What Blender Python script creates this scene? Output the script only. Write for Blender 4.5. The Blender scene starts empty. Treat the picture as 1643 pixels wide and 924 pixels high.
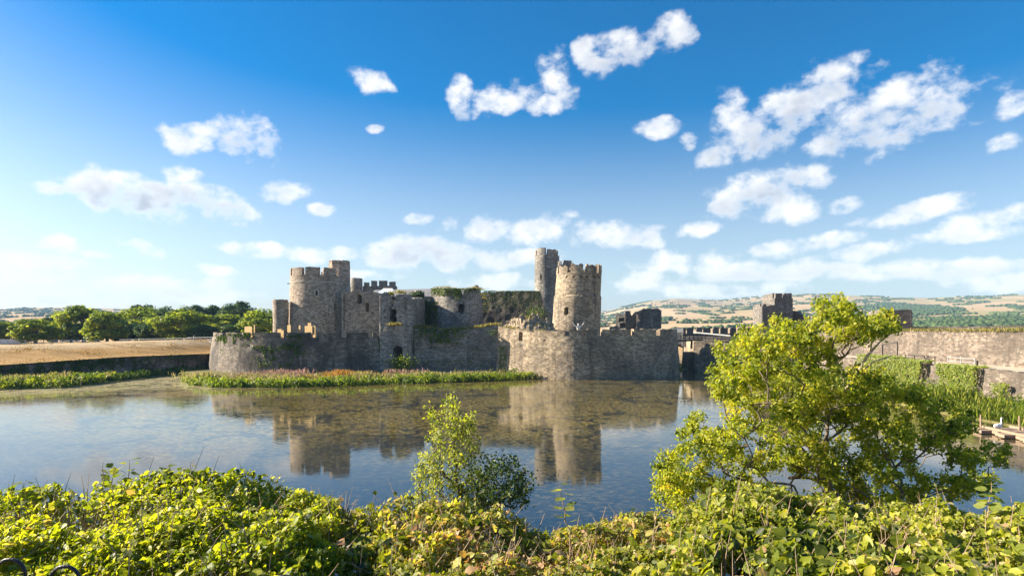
import bpy, math, random
import numpy as np
from mathutils import Vector, noise, Matrix

random.seed(7); RNG = np.random.default_rng(7)
SC = bpy.context.scene
COL = SC.collection
R = math.radians

# ------------------------------------------------------------------ camera
CH = 8.0                      # eye height above the moat, metres
F, CX, HY = 1000.0, 821.5, 530.0
cam_d = bpy.data.cameras.new('camera'); cam = bpy.data.objects.new('camera', cam_d); COL.objects.link(cam)
cam.location = (0, 0, CH); cam.rotation_euler = (R(90), 0, 0)
cam_d.sensor_width = 36.0; cam_d.lens = 36.0 * F / 1643.0
cam_d.shift_y = 68.0 / 1643.0
cam_d.clip_start = 0.1; cam_d.clip_end = 20000
SC.camera = cam

# ------------------------------------------------------------------ light and exposure
SUN_AZ, SUN_EL = -81.0, 25.0          # azimuth from +Y towards +X
sd = Vector((math.sin(R(SUN_AZ)) * math.cos(R(SUN_EL)), math.cos(R(SUN_AZ)) * math.cos(R(SUN_EL)), math.sin(R(SUN_EL))))
sun_d = bpy.data.lights.new('sun', 'SUN'); sun = bpy.data.objects.new('sun', sun_d); COL.objects.link(sun)
sun_d.energy = 5.0; sun_d.angle = R(0.5); sun_d.color = (1.0, 0.87, 0.68)
sun.rotation_euler = (-sd).to_track_quat('-Z', 'Y').to_euler()
SC.view_settings.view_transform = 'Standard'; SC.view_settings.look = 'None'
SC.view_settings.exposure = 1.6; SC.view_settings.gamma = 1.0
SC.view_settings.use_curve_mapping = False
SC.render.engine = 'CYCLES'
SC.cycles.use_denoising = True
SC.cycles.max_bounces = 6; SC.cycles.diffuse_bounces = 3; SC.cycles.glossy_bounces = 2
SC.cycles.transmission_bounces = 3; SC.cycles.transparent_max_bounces = 4; SC.cycles.volume_bounces = 0
SC.cycles.caustics_reflective = False; SC.cycles.caustics_refractive = False


# ------------------------------------------------------------------ node helpers
class NT:
    def __init__(s, nt): s.t = nt
    def n(s, typ, ins=None, **props):
        nd = s.t.nodes.new(typ)
        for k, v in props.items(): setattr(nd, k, v)
        for k, v in (ins or {}).items():
            sk = nd.inputs[k]
            if isinstance(v, bpy.types.NodeSocket): s.t.links.new(v, sk)
            else: sk.default_value = v
        return nd
    def m(s, op, a, b=0.0, c=0.0, clamp=False):
        return s.n('ShaderNodeMath', {0: a, 1: b, 2: c}, operation=op, use_clamp=clamp).outputs[0]
    def mix(s, f, a, b, blend='MIX'):
        nd = s.n('ShaderNodeMix', data_type='RGBA', blend_type=blend)
        for k, v in ((0, f), (6, a), (7, b)):
            if isinstance(v, bpy.types.NodeSocket): s.t.links.new(v, nd.inputs[k])
            else: nd.inputs[k].default_value = v if k == 0 else (tuple(v) + (1.0,))[:4]
        return nd.outputs[2]
    def ss(s, v, a, b):
        return s.n('ShaderNodeMapRange', {0: v, 1: a, 2: b, 3: 0.0, 4: 1.0}, interpolation_type='SMOOTHSTEP').outputs[0]
    def noise(s, vec, scale, detail=4, rough=0.55, dist=0.0, out=0):
        return s.n('ShaderNodeTexNoise', {'Vector': vec, 'Scale': scale, 'Detail': detail, 'Roughness': rough, 'Distortion': dist}).outputs[out]
    def scaled(s, vec, sc):
        return s.n('ShaderNodeVectorMath', {0: vec, 1: sc}, operation='MULTIPLY').outputs[0]
    def ramp(s, f, stops):
        nd = s.n('ShaderNodeValToRGB', {0: f}); cr = nd.color_ramp
        while len(cr.elements) < len(stops): cr.elements.new(0.5)
        for e, (p, c) in zip(cr.elements, stops): e.position = p; e.color = tuple(c) + (1.0,)
        return nd.outputs[0]

def new_mat(name):
    m = bpy.data.materials.new(name); m.use_nodes = True; m.node_tree.nodes.clear()
    return m, NT(m.node_tree)
def finish(m, t, shader, volume=None):
    o = t.n('ShaderNodeOutputMaterial', {'Surface': shader}) if shader else t.n('ShaderNodeOutputMaterial')
    return m


# ------------------------------------------------------------------ sky with clouds
def build_world():
    w = bpy.data.worlds.new('World'); SC.world = w; w.use_nodes = True
    nt = w.node_tree; nt.nodes.clear(); t = NT(nt)
    sky = t.n('ShaderNodeTexSky', sky_type='NISHITA', sun_disc=False, sun_elevation=R(SUN_EL), sun_rotation=R(SUN_AZ),
              altitude=50, air_density=1.0, dust_density=1.2, ozone_density=3.0)
    tc = t.n('ShaderNodeTexCoord')
    up = t.ss(t.n('ShaderNodeSeparateXYZ', {0: tc.outputs['Generated']}).outputs[2], .12, .50)
    hsv = t.n('ShaderNodeHueSaturation', {'Saturation': t.m('MULTIPLY_ADD', up, .72, 1.12), 'Value': 1.0, 'Color': sky.outputs[0]})
    # cloud density as a group of direction (azimuth, elevation)
    g = bpy.data.node_groups.new('cloud_density', 'ShaderNodeTree')
    g.interface.new_socket('Dir', in_out='INPUT', socket_type='NodeSocketVector')
    g.interface.new_socket('Density', in_out='OUTPUT', socket_type='NodeSocketFloat')
    g.interface.new_socket('Grey', in_out='OUTPUT', socket_type='NodeSocketFloat')
    q = NT(g); gi = q.n('NodeGroupInput'); go = q.n('NodeGroupOutput')
    sx = q.n('ShaderNodeSeparateXYZ', {0: gi.outputs[0]})
    az = q.m('ARCTAN2', sx.outputs[0], sx.outputs[1])
    hyp = q.m('SQRT', q.m('ADD', q.m('MULTIPLY', sx.outputs[0], sx.outputs[0]), q.m('MULTIPLY', sx.outputs[1], sx.outputs[1])))
    el = q.m('ARCTAN2', sx.outputs[2], hyp)
    p = q.n('ShaderNodeCombineXYZ', {0: az, 1: el, 2: 1.0}).outputs[0]
    wn = q.noise(q.scaled(gi.outputs[0], (1, 1, 1.4)), 16.0, 1, .5, out=1)
    wv = q.n('ShaderNodeVectorMath', {0: wn, 1: (.5, .5, .5)}, operation='SUBTRACT').outputs[0]
    p = q.n('ShaderNodeVectorMath', {0: wv, 1: (.028, .014, 0), 2: p}, operation='MULTIPLY_ADD').outputs[0]
    blobs = [(225, 312, 118, 31, -4), (330, 322, 82, 27, -14), (70, 302, 36, 11, 0), (288, 277, 36, 15, 5), (150, 298, 55, 17, 8),
             (405, 222, 62, 30, -8), (298, 221, 42, 24, 8), (448, 310, 46, 15, 10), (590, 131, 34, 19, -10), (605, 208, 14, 8, 0),
             (345, 434, 32, 10, 0), (225, 400, 38, 12, -8), (95, 391, 30, 15, 0), (150, 407, 22, 7, 0), (80, 420, 60, 13, 0),
             (420, 403, 52, 13, -4), (520, 410, 70, 12, 4), (650, 406, 80, 22, 4), (735, 414, 95, 19, -3), (830, 412, 60, 16, 0), (518, 340, 20, 9, 0),
             (670, 352, 21, 9, -5), (720, 364, 20, 13, 0), (782, 366, 40, 22, 8), (855, 370, 62, 21, 12), (985, 374, 76, 20, -6),
             (1005, 78, 95, 23, 14), (1075, 52, 38, 26, 10), (942, 92, 24, 24, 0), (893, 122, 40, 27, -40), (880, 168, 27, 17, 15),
             (812, 156, 56, 23, 12), (741, 153, 19, 30, 0), (1055, 203, 32, 15, 0), (1235, 198, 105, 36, 32), (1160, 252, 44, 18, 20),
             (1310, 140, 80, 26, 10), (1172, 182, 28, 34, 0), (1430, 186, 118, 47, 12), (1345, 226, 50, 20, 5), (1505, 170, 45, 26, 0),
             (1208, 306, 82, 31, 14), (1268, 332, 48, 24, 5), (1120, 369, 32, 11, 8), (1108, 230, 14, 12, 0), (1355, 330, 26, 11, 10), (1312, 285, 30, 20, 0),
             (1478, 338, 92, 16, 6), (1590, 352, 80, 17, 4), (1560, 372, 95, 13, 2), (1625, 166, 26, 17, 10), (1622, 228, 28, 13, 15),
             (1275, 395, 88, 15, 4), (1105, 424, 80, 19, -3), (1395, 404, 70, 13, 4), (1220, 436, 150, 17, 2), (1400, 437, 110, 15, 3),
             (1035, 452, 75, 18, 0), (1540, 432, 110, 16, 2), (1620, 452, 90, 16, 0), (60, 445, 100, 16, 0), (250, 460, 130, 18, 3), (30, 415, 60, 13, 0),
             (560, 442, 60, 10, 0), (800, 452, 70, 15, 0), (1150, 465, 130, 12, 0), (120, 478, 160, 13, 0), (330, 476, 80, 13, 0)]
    acc = None; gry = None
    for (x, y, rx, ry, rot) in blobs:
        a = math.atan((x - CX) / F); c = math.cos(a); e = math.atan((HY - y) / F * c)
        sx_, sy_ = rx / F * c * (c * .5 + .5) * 1.18, ry / F * c * 1.22; cr, sr = math.cos(R(rot)), math.sin(R(rot))
        ua = (cr / sx_, sr / sx_); va = (-sr / sy_, cr / sy_)
        # the previous result joins in with no weight so that the chain is evaluated in order
        pv = p if acc is None else q.n('ShaderNodeVectorMath', {0: acc, 1: (1e-9, 1e-9, 0), 2: p}, operation='MULTIPLY_ADD').outputs[0]
        u = q.n('ShaderNodeVectorMath', {0: pv, 1: (*ua, -(ua[0] * a + ua[1] * e))}, operation='DOT_PRODUCT').outputs['Value']
        v = q.n('ShaderNodeVectorMath', {0: pv, 1: (*va, -(va[0] * a + va[1] * e))}, operation='DOT_PRODUCT').outputs['Value']
        d = q.m('MULTIPLY_ADD', v, v, q.m('MULTIPLY', u, u))
        acc = d if acc is None else q.m('MINIMUM', acc, d)
        if rx * ry > 1700:          # thick clouds carry a greyer underside
            k = q.m('MULTIPLY', q.m('SUBTRACT', 1.15, d, clamp=True), q.m('SUBTRACT', .45, v, clamp=True))
            gry = k if gry is None else q.m('MAXIMUM', gry, k)
    f = q.m('SUBTRACT', 1.0, q.m('MINIMUM', acc, 2.2))
    nz = q.noise(q.scaled(gi.outputs[0], (1, 1, 1.35)), 24.0, 8, .58)
    # the rest of the sky, away from the pictured part: the same kind of scattered cumulus
    gen = q.noise(q.scaled(gi.outputs[0], (1, 1, 2.2)), 4.2, 3, .5)
    away = q.ss(q.m('ABSOLUTE', az), R(43), R(56))
    genf = q.m('MULTIPLY', q.m('SUBTRACT', gen, .62), 9.0)
    f = q.m('ADD', q.m('MULTIPLY', f, q.m('SUBTRACT', 1.0, away)), q.m('MULTIPLY', genf, away))
    dens = q.m('ADD', q.m('MULTIPLY', q.m('MINIMUM', f, .8), .72), q.m('MULTIPLY', q.m('SUBTRACT', nz, .515), 2.8))
    low = q.ss(el, R(-1.5), R(0.4))
    g.links.new(q.m('MULTIPLY', dens, low), go.inputs[0])
    n2 = q.noise(q.n('ShaderNodeVectorMath', {0: gi.outputs[0], 1: (-.016, 0, .018)}, operation='ADD').outputs[0], 22.0, 3, .55)
    g.links.new(q.m('ADD', gry, q.m('MULTIPLY', q.m('SUBTRACT', n2, .46), 2.4), clamp=True), go.inputs[1])
    g1 = t.n('ShaderNodeGroup', {0: tc.outputs['Generated']}, node_tree=g)
    alpha = t.m('MULTIPLY', t.ss(g1.outputs[0], -.08, 0.80), .95)
    zz = t.n('ShaderNodeSeparateXYZ', {0: tc.outputs['Generated']}).outputs[2]
    shade = t.m('MULTIPLY', t.m('MULTIPLY', g1.outputs[1], t.ss(g1.outputs[0], .2, .8)), t.m('MULTIPLY_ADD', t.ss(zz, .04, .16), .75, .25))
    ccol = t.mix(shade, (6.5, 6.47, 6.45), (3.3, 3.65, 4.25))
    sep = t.n('ShaderNodeSeparateXYZ', {0: tc.outputs['Generated']})
    hz = t.m('MULTIPLY', t.m('SUBTRACT', 1.0, t.ss(sep.outputs[2], .0, .30)), .30)   # milky air low down
    base = t.mix(hz, hsv.outputs[0], (5.3, 5.75, 6.3))
    colr = t.mix(alpha, base, ccol)
    bg = t.n('ShaderNodeBackground', {'Color': colr, 'Strength': 0.058})
    t.n('ShaderNodeOutputWorld', {'Surface': bg.outputs[0]})
    w.cycles.sampling_method = 'MANUAL'; w.cycles.sample_map_resolution = 1024
build_world()


# ------------------------------------------------------------------ object helpers
def P(x, y, Y): return Vector(((x - CX) / F * Y, Y, CH - (y - HY) / F * Y))
def XY(x, Y): return ((x - CX) / F * Y, Y)
def zat(y, Y): return CH - (y - HY) / F * Y

def tag(o, label=None, cat=None, group=None, kind=None):
    for k, v in (('label', label), ('category', cat), ('group', group), ('kind', kind)):
        if v: o[k] = v
    return o
def adopt(o, parent):
    if parent is not None:
        o.parent = parent
        o.matrix_parent_inverse = PW[parent].inverted() if parent in PW else Matrix.Identity(4)
PW = {}
def thing(name, label, cat, loc, group=None):
    o = bpy.data.objects.new(name, None); COL.objects.link(o); o.location = loc
    o.empty_display_size = .3
    PW[o] = Matrix.Translation(Vector(loc))
    return tag(o, label, cat, group)
def link(name, me, mat=None, parent=None, smooth=False):
    o = bpy.data.objects.new(name, me); COL.objects.link(o)
    if mat is not None and not me.materials: me.materials.append(mat)
    if smooth: me.polygons.foreach_set('use_smooth', [True] * len(me.polygons))
    PW[o] = Matrix.Identity(4)
    adopt(o, parent)
    return o
def mesh(name, v, f):
    me = bpy.data.meshes.new(name); me.from_pydata([tuple(p) for p in v], [], f); me.update(); return me
def tri_mesh(name, v, f, rnd=None):
    """v (N,3), f (M,k) numpy arrays -> mesh, optional per-point value 'rnd'"""
    me = bpy.data.meshes.new(name); k = f.shape[1]
    me.vertices.add(len(v)); me.vertices.foreach_set('co', np.ascontiguousarray(v, np.float32).ravel())
    me.loops.add(f.size); me.loops.foreach_set('vertex_index', np.ascontiguousarray(f, np.int32).ravel())
    me.polygons.add(len(f)); me.polygons.foreach_set('loop_start', np.arange(0, f.size, k, dtype=np.int32))
    me.update(calc_edges=True)
    if rnd is not None:
        a = me.attributes.new('rnd', 'FLOAT', 'POINT'); a.data.foreach_set('value', np.ascontiguousarray(rnd, np.float32))
    me.validate(); return me

class MB:
    def __init__(s): s.v = []; s.f = []
    def box(s, x0, x1, y0, y1, z0, z1):
        b = len(s.v)
        s.v += [(x, y, z) for z in (z0, z1) for y in (y0, y1) for x in (x0, x1)]
        s.f += [tuple(b + i for i in q) for q in ((0, 2, 3, 1), (4, 5, 7, 6), (0, 1, 5, 4), (2, 6, 7, 3), (0, 4, 6, 2), (1, 3, 7, 5))]
        return s
    def bar(s, a, b, w, h=None):
        """square bar between two points"""
        a = Vector(a); b = Vector(b); h = h or w; d = (b - a).normalized()
        u = d.cross(Vector((0, 0, 1)));  u = Vector((1, 0, 0)) if u.length < 1e-3 else u.normalized()
        n = u.cross(d).normalized(); k = len(s.v)
        for p in (a, b):
            for (i, j) in ((-1, -1), (1, -1), (1, 1), (-1, 1)): s.v.append(tuple(p + u * (i * w / 2) + n * (j * h / 2)))
        s.f += [tuple(k + i for i in q) for q in ((0, 1, 5, 4), (1, 2, 6, 5), (2, 3, 7, 6), (3, 0, 4, 7), (3, 2, 1, 0), (4, 5, 6, 7))]
        return s
    def tube(s, pts, rad, n=6, cap=True):
        pts = [Vector(p) for p in pts]; k = len(s.v); m = len(pts)
        rad = rad if hasattr(rad, '__len__') else [rad] * m
        ref = Vector((0.31, 0.52, 0.79))
        for i, p in enumerate(pts):
            d = (pts[min(i + 1, m - 1)] - pts[max(i - 1, 0)])
            d = d.normalized() if d.length > 1e-6 else Vector((0, 0, 1))
            u = d.cross(ref).normalized(); w = d.cross(u)
            for j in range(n):
                a = 2 * math.pi * j / n
                s.v.append(tuple(p + (u * math.cos(a) + w * math.sin(a)) * rad[i]))
        for i in range(m - 1):
            for j in range(n):
                a, b = k + i * n + j, k + i * n + (j + 1) % n
                s.f.append((a, b, b + n, a + n))
        if cap: s.f += [tuple(k + j for j in reversed(range(n))), tuple(k + (m - 1) * n + j for j in range(n))]
        return s
    def build(s, name, mat, parent=None, smooth=False): return link(name, mesh(name, s.v, s.f), mat, parent, smooth)

def fbm(p, o=4): return noise.fractal(p, 1.0, 2.0, o)

def resample(path, res, closed=False):
    pts = [Vector((p[0], p[1], 0)) for p in path]
    if closed: pts = pts + [pts[0]]
    out = []
    for a, b in zip(pts, pts[1:]):
        n = max(1, round((b - a).length / res))
        out += [a.lerp(b, i / n) for i in range(n)]
    if not closed: out.append(pts[-1])
    return out
def smooth_path(path, sub=8):
    """Catmull-Rom through plan points"""
    p = [Vector((a[0], a[1], 0)) for a in path]; p = [p[0] * 2 - p[1]] + p + [p[-1] * 2 - p[-2]]; o = []
    for i in range(1, len(p) - 2):
        for k in range(sub):
            t = k / sub; a, b, c, d = p[i - 1:i + 3]
            o.append(.5 * ((2 * b) + (c - a) * t + (2 * a - 5 * b + 4 * c - d) * t * t + (3 * b - a - 3 * c + d) * t ** 3))
    o.append(p[-2]); return [(v.x, v.y) for v in o]

def wall(name, path, z0, z1, mat, parent=None, thick=1.2, res=.4, rough=.10, closed=False, holes=(), top=None, batter=0., ragged=0., xf=None, seed=0., flare=None):
    """masonry wall along a plan path; outward side is to the right of the path. holes are (px0,px1,py0,py1,depth,arched)
    real recesses in the face; top is a function (x, y) -> z."""
    pts = resample(path, res, closed); n = len(pts)
    nr = []
    for i in range(n):
        a = pts[(i - 1) % n] if closed else pts[max(i - 1, 0)]
        b = pts[(i + 1) % n] if closed else pts[min(i + 1, n - 1)]
        d = (b - a).normalized(); nr.append(Vector((d.y, -d.x, 0)))
    tops = []
    for i, p in enumerate(pts):
        zt = top(p.x, p.y) if top else z1
        if ragged: zt += ragged * (fbm(Vector((p.x * .9 + seed, p.y * .9, 3.3)), 4) + .5 * noise.cell(Vector((p.x * 1.6, p.y * 1.6, seed))))
        tops.append(max(zt, z0 + .1))
    nz = max(1, math.ceil((max(tops) - z0) / res))
    V = []; Fc = []; deep = [0.] * n
    for i, p in enumerate(pts):
        for j in range(nz + 1):
            z = z0 + (tops[i] - z0) * j / nz
            o = batter * (1 - (z - z0) / max(tops[i] - z0, .1)) + rough * .55 * fbm(Vector((p.x * .55 + seed, p.y * .55, z * .55)), 2)
            if flare: o += flare(z)
            q = p + nr[i] * o
            if holes and nr[i].dot(Vector((-p.x, -p.y, 0)).normalized()) > .15:
                X = CX + q.x / q.y * F; Yp = HY - (z - CH) / q.y * F
                for (a, b, c, d, dep, arch) in holes:
                    if a <= X <= b and c <= Yp <= d:
                        if arch and Yp < c + (b - a) * .5:
                            m = (a + b) / 2
                            if ((X - m) / ((b - a) / 2)) ** 2 + ((Yp - c - (b - a) * .5) / ((b - a) * .5)) ** 2 > 1.1: continue
                        q = q - nr[i] * dep; deep[i] = max(deep[i], dep)
            V.append((q.x, q.y, z))
    M = nz + 1; b0 = len(V)
    for i, p in enumerate(pts):                       # inner face, three rows; set back behind deep openings
        q = p - nr[i] * thick; q2 = p - nr[i] * max(thick, deep[i] + .4 if deep[i] else 0)
        zt = tops[i] + (ragged * .5 * noise.noise(Vector((p.x, p.y, 9.1))) if ragged else 0); zm = max(z0 + .02, min(tops[i], zt) - .35)
        V += [(q2.x, q2.y, z0), (q2.x, q2.y, zm), (q.x, q.y, zt)]
    rng = range(n) if closed else range(n - 1)
    for i in rng:
        k = (i + 1) % n
        for j in range(nz): Fc.append((i * M + j, k * M + j, k * M + j + 1, i * M + j + 1))
        Fc.append((i * M + nz, k * M + nz, b0 + 3 * k + 2, b0 + 3 * i + 2))
        for j in (0, 1): Fc.append((b0 + 3 * i + j, b0 + 3 * i + j + 1, b0 + 3 * k + j + 1, b0 + 3 * k + j))
    if not closed:
        Fc.append((b0, *range(0, M), b0 + 2, b0 + 1)); e = (n - 1) * M; w = b0 + 3 * (n - 1)
        Fc.append((w + 1, w + 2, *range(e + nz, e - 1, -1), w))
    if xf: V = [xf(v) for v in V]
    return link(name, mesh(name, V, Fc), mat, parent)

def circle(cx, cy, r, n=72, a0=0., a1=2 * math.pi):
    full = abs(a1 - a0 - 2 * math.pi) < 1e-6
    return [(cx + r * math.cos(a0 + (a1 - a0) * i / n), cy + r * math.sin(a0 + (a1 - a0) * i / n)) for i in range(n if full else n + 1)]

def sub_path(path, s0, s1):
    """part of a plan path between two picture columns (path runs left to right)"""
    o = []
    for a, b in zip(path, path[1:]):
        n = max(2, int(math.dist(a, b) / .15))
        for i in range(n):
            x = a[0] + (b[0] - a[0]) * i / n; y = a[1] + (b[1] - a[1]) * i / n
            if s0 <= CX + x / y * F <= s1: o.append((x, y))
    return [o[0]] + o[3:-3:4] + [o[-1]] if len(o) > 6 else o


# ------------------------------------------------------------------ leaves
def norm(a): return a / np.maximum(np.linalg.norm(a, axis=1, keepdims=True), 1e-9)
def leaf_arrays(C, N, size, rnd, asp=.55, fold=.25, direction=None, fine=False):
    n = len(C); size = np.broadcast_to(size, (n,)).reshape(-1, 1)
    N = norm(N); t = RNG.normal(size=(n, 3)) if direction is None else direction
    t = norm(t - N * np.sum(t * N, 1, keepdims=True)); b = np.cross(N, t)
    if not fine:
        v = np.stack([C - t * size * .5, C + b * size * asp * .5 + N * size * fold * .3, C + t * size * .5, C - b * size * asp * .5 + N * size * fold * .3], 1)
        f0 = np.array([[0, 2, 1], [0, 3, 2]])
    else:
        side = lambda s, k, w: C + t * size * k + b * (s * w * asp) * size + N * size * fold * .55 * w
        v = np.stack([C - t * size * .5, side(1, -.25, .42), side(1, .12, .5), C + t * size * .55 - N * size * .12,
                      side(-1, .12, .5), side(-1, -.25, .42), C], 1)
        f0 = np.array([[0, 6, 1], [1, 6, 2], [2, 6, 3], [3, 6, 4], [4, 6, 5], [5, 6, 0]])
    k = v.shape[1]
    f = (f0[None] + (np.arange(n) * k)[:, None, None]).reshape(-1, 3)
    return v.reshape(-1, 3), f, np.repeat(rnd, k)
def leaves(name, C, N, size, rnd, mat, parent=None, kind='stuff', **kw):
    v, f, r = leaf_arrays(np.asarray(C), np.asarray(N), size, rnd, **kw)
    o = link(name, tri_mesh(name, v, f, r), mat, parent)
    if kind: o['kind'] = kind
    return o


# ------------------------------------------------------------------ materials
def stone(name, col, dark, stain=.5, moss=.15, white=.3, streak=.5, scale=1.0):
    m, t = new_mat(name)
    tc = t.n('ShaderNodeTexCoord').outputs['Object']
    wob = t.noise(tc, 1.4, 2, .5, out=1)
    v0 = t.n('ShaderNodeVectorMath', {0: wob, 1: (.25, .25, .16), 2: tc}, operation='MULTIPLY_ADD').outputs[0]
    vs = t.scaled(v0, (2.1 * scale, 2.1 * scale, 4.0 * scale))
    vo = t.n('ShaderNodeTexVoronoi', {'Vector': vs, 'Scale': 1.0, 'Randomness': .9}, feature='F1')
    ve = t.n('ShaderNodeTexVoronoi', {'Vector': vs, 'Scale': 1.0, 'Randomness': .9}, feature='DISTANCE_TO_EDGE')
    cell = t.n('ShaderNodeSeparateColor', {0: vo.outputs['Color']}).outputs
    c = t.mix(t.ss(cell[0], .0, 1.0), tuple(x * .58 for x in col), tuple(min(1, x * 1.42) for x in col))
    c = t.mix(t.m('MULTIPLY', t.ss(cell[1], .55, 1.0), .35), c, (col[0] * 1.12, col[1] * .94, col[2] * .74))
    big = t.noise(tc, .22, 5, .6)
    mid = t.noise(tc, .9, 4, .6)
    c = t.mix(t.m('MULTIPLY', t.ss(big, .40, .60), stain), c, dark)
    st = t.noise(t.scaled(tc, (1.0, 1.0, .07)), .9, 4, .65)
    c = t.mix(t.m('MULTIPLY', t.ss(st, .5, .72), streak), c, tuple(x * .55 for x in dark))
    st2 = t.noise(t.scaled(tc, (1.3, 1.3, .12)), 1.1, 3, .6)
    wsp = t.noise(tc, 3.2, 4, .7)
    c = t.mix(t.m('MULTIPLY', t.m('MULTIPLY', t.ss(wsp, .62, .72), t.ss(mid, .5, .62)), white), c, (.62, .60, .55))
    c = t.mix(t.m('MULTIPLY', t.ss(st2, .64, .78), white * .6), c, (.5, .5, .48))
    c = t.mix(t.m('MULTIPLY', t.ss(t.noise(tc, .35, 4, .65), .54, .72), moss), c, (.10, .12, .03))
    mort = t.ss(ve.outputs['Distance'], .02, .09)
    c = t.mix(t.m('MULTIPLY', t.m('SUBTRACT', 1.0, mort), .55), c, tuple(x * .45 for x in col))
    fine = t.noise(tc, 7.0, 4, .7)
    h = t.m('ADD', t.m('MULTIPLY', cell[2], .6), t.m('ADD', t.m('MULTIPLY', mort, .55), t.m('MULTIPLY', fine, .45)))
    b = t.n('ShaderNodeBump', {'Height': h, 'Strength': .5, 'Distance': .05})
    s = t.n('ShaderNodeBsdfPrincipled', {'Base Color': c, 'Roughness': .92, 'Specular IOR Level': .2, 'Normal': b.outputs[0]})
    return finish(m, t, s.outputs[0])

def plain(name, col, rough=.7, var=.25, scale=3., metal=0., spec=.3, bump=.2):
    m, t = new_mat(name); tc = t.n('ShaderNodeTexCoord').outputs['Object']
    nz = t.noise(tc, scale, 5, .6)
    c = t.mix(nz, tuple(x * (1 - var) for x in col), tuple(min(1, x * (1 + var)) for x in col))
    b = t.n('ShaderNodeBump', {'Height': t.noise(tc, scale * 6, 4, .6), 'Strength': bump, 'Distance': .02})
    s = t.n('ShaderNodeBsdfPrincipled', {'Base Color': c, 'Roughness': rough, 'Metallic': metal, 'Specular IOR Level': spec, 'Normal': b.outputs[0]})
    return finish(m, t, s.outputs[0])

def wood(name, col):
    m, t = new_mat(name); tc = t.n('ShaderNodeTexCoord').outputs['Object']
    g = t.noise(t.scaled(tc, (9, 9, 1.2)), 2.0, 4, .6)
    c = t.mix(g, tuple(x * .6 for x in col), tuple(x * 1.25 for x in col))
    s = t.n('ShaderNodeBsdfPrincipled', {'Base Color': c, 'Roughness': .75, 'Specular IOR Level': .25})
    return finish(m, t, s.outputs[0])

def leafm(name, stops, trans=.42, obj=False, tint=(1.85, 1.8, .5), gloss=.28):
    """leaf: colour from the per-leaf value, lit from both sides"""
    m, t = new_mat(name)
    f = t.n('ShaderNodeObjectInfo').outputs['Random'] if obj else t.n('ShaderNodeAttribute', attribute_name='rnd').outputs['Fac']
    c = t.ramp(f, stops)
    pr = t.n('ShaderNodeBsdfPrincipled', {'Base Color': c, 'Roughness': .48, 'Specular IOR Level': gloss})
    tr = t.n('ShaderNodeBsdfTranslucent', {'Color': t.mix(1.0, c, tint, 'MULTIPLY')})
    mx = t.n('ShaderNodeMixShader', {0: trans, 1: pr.outputs[0], 2: tr.outputs[0]})
    return finish(m, t, mx.outputs[0])

M_lit = stone('stone_warm', (.36, .29, .215), (.17, .145, .12), .45, .12, .45, .35)
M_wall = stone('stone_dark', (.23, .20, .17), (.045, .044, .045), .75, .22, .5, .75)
M_tower = stone('stone_tower', (.39, .325, .262), (.15, .128, .114), .4, .05, .9, .35)
M_grey = stone('stone_grey', (.30, .28, .255), (.105, .10, .093), .55, .12, .6, .5)
M_ivyst = stone('stone_ivied', (.29, .265, .225), (.14, .13, .11), .5, .55, .3, .4)
M_dam = stone('stone_dam', (.185, .155, .128), (.09, .076, .066), .65, .06, .8, .6, 1.0)
M_wood = wood('oak_boards', (.42, .29, .13))
M_oldwood = wood('weathered_wood', (.33, .24, .17))
M_steel = plain('galvanised_steel', (.36, .37, .38), .5, .1, 4, .4)
M_iron = plain('black_iron', (.025, .024, .026), .42, .3, 8, .2, .5)
M_slate = plain('roof_slate', (.24, .235, .235), .7, .2, 2)
M_glass = plain('roof_light', (.55, .66, .72), .2, .1, 2, 0, .6)
M_pale = plain('pale_carved_oak', (.74, .69, .60), .7, .15, 5)
M_white = plain('white_feathers', (.82, .81, .78), .8, .05, 5)
M_orange = plain('orange_beak', (.6, .22, .04), .5, .1, 5)
M_bark = plain('bark', (.17, .135, .10), .9, .4, 9, bump=.8)
M_stem = plain('bramble_stem', (.32, .23, .15), .8, .4, 9)
M_path = plain('gravel_path', (.50, .42, .32), .95, .2, 1.2)
M_vanwhite = plain('white_sheeting', (.78, .78, .78), .6, .06, 2)
M_surround = plain('pale_dressed_stone', (.42, .39, .34), .9, .2, 3)

# ================================================================== THE SETTING
def grid_sheet(name, xs, ys, zf, mat, kind='structure', smooth=True):
    X, Y = np.meshgrid(np.asarray(xs, float), np.asarray(ys, float)); Z = zf(X, Y)
    nx, ny = len(xs), len(ys)
    v = np.stack([X.ravel(), Y.ravel(), Z.ravel()], 1)
    i = (np.arange(ny - 1)[:, None] * nx + np.arange(nx - 1)[None]).ravel()
    f = np.stack([i, i + 1, i + nx + 1, i + nx], 1)
    o = link(name, tri_mesh(name, v, f), mat, None, smooth); tag(o, kind=kind); return o
def sstep(a, b, x): t = np.clip((x - a) / (b - a), 0, 1); return t * t * (3 - 2 * t)
def vnoise(X, Y, s, seed=0.):
    """cheap smooth noise from summed sines"""
    r = np.random.default_rng(int(seed * 10) + 3); o = np.zeros_like(X)
    for k in range(10):
        a = r.uniform(0, 6.28); w = s * r.uniform(.6, 2.2); o += np.sin((X * math.cos(a) + Y * math.sin(a)) * w + r.uniform(0, 6.28))
    return o / 4.5

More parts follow.
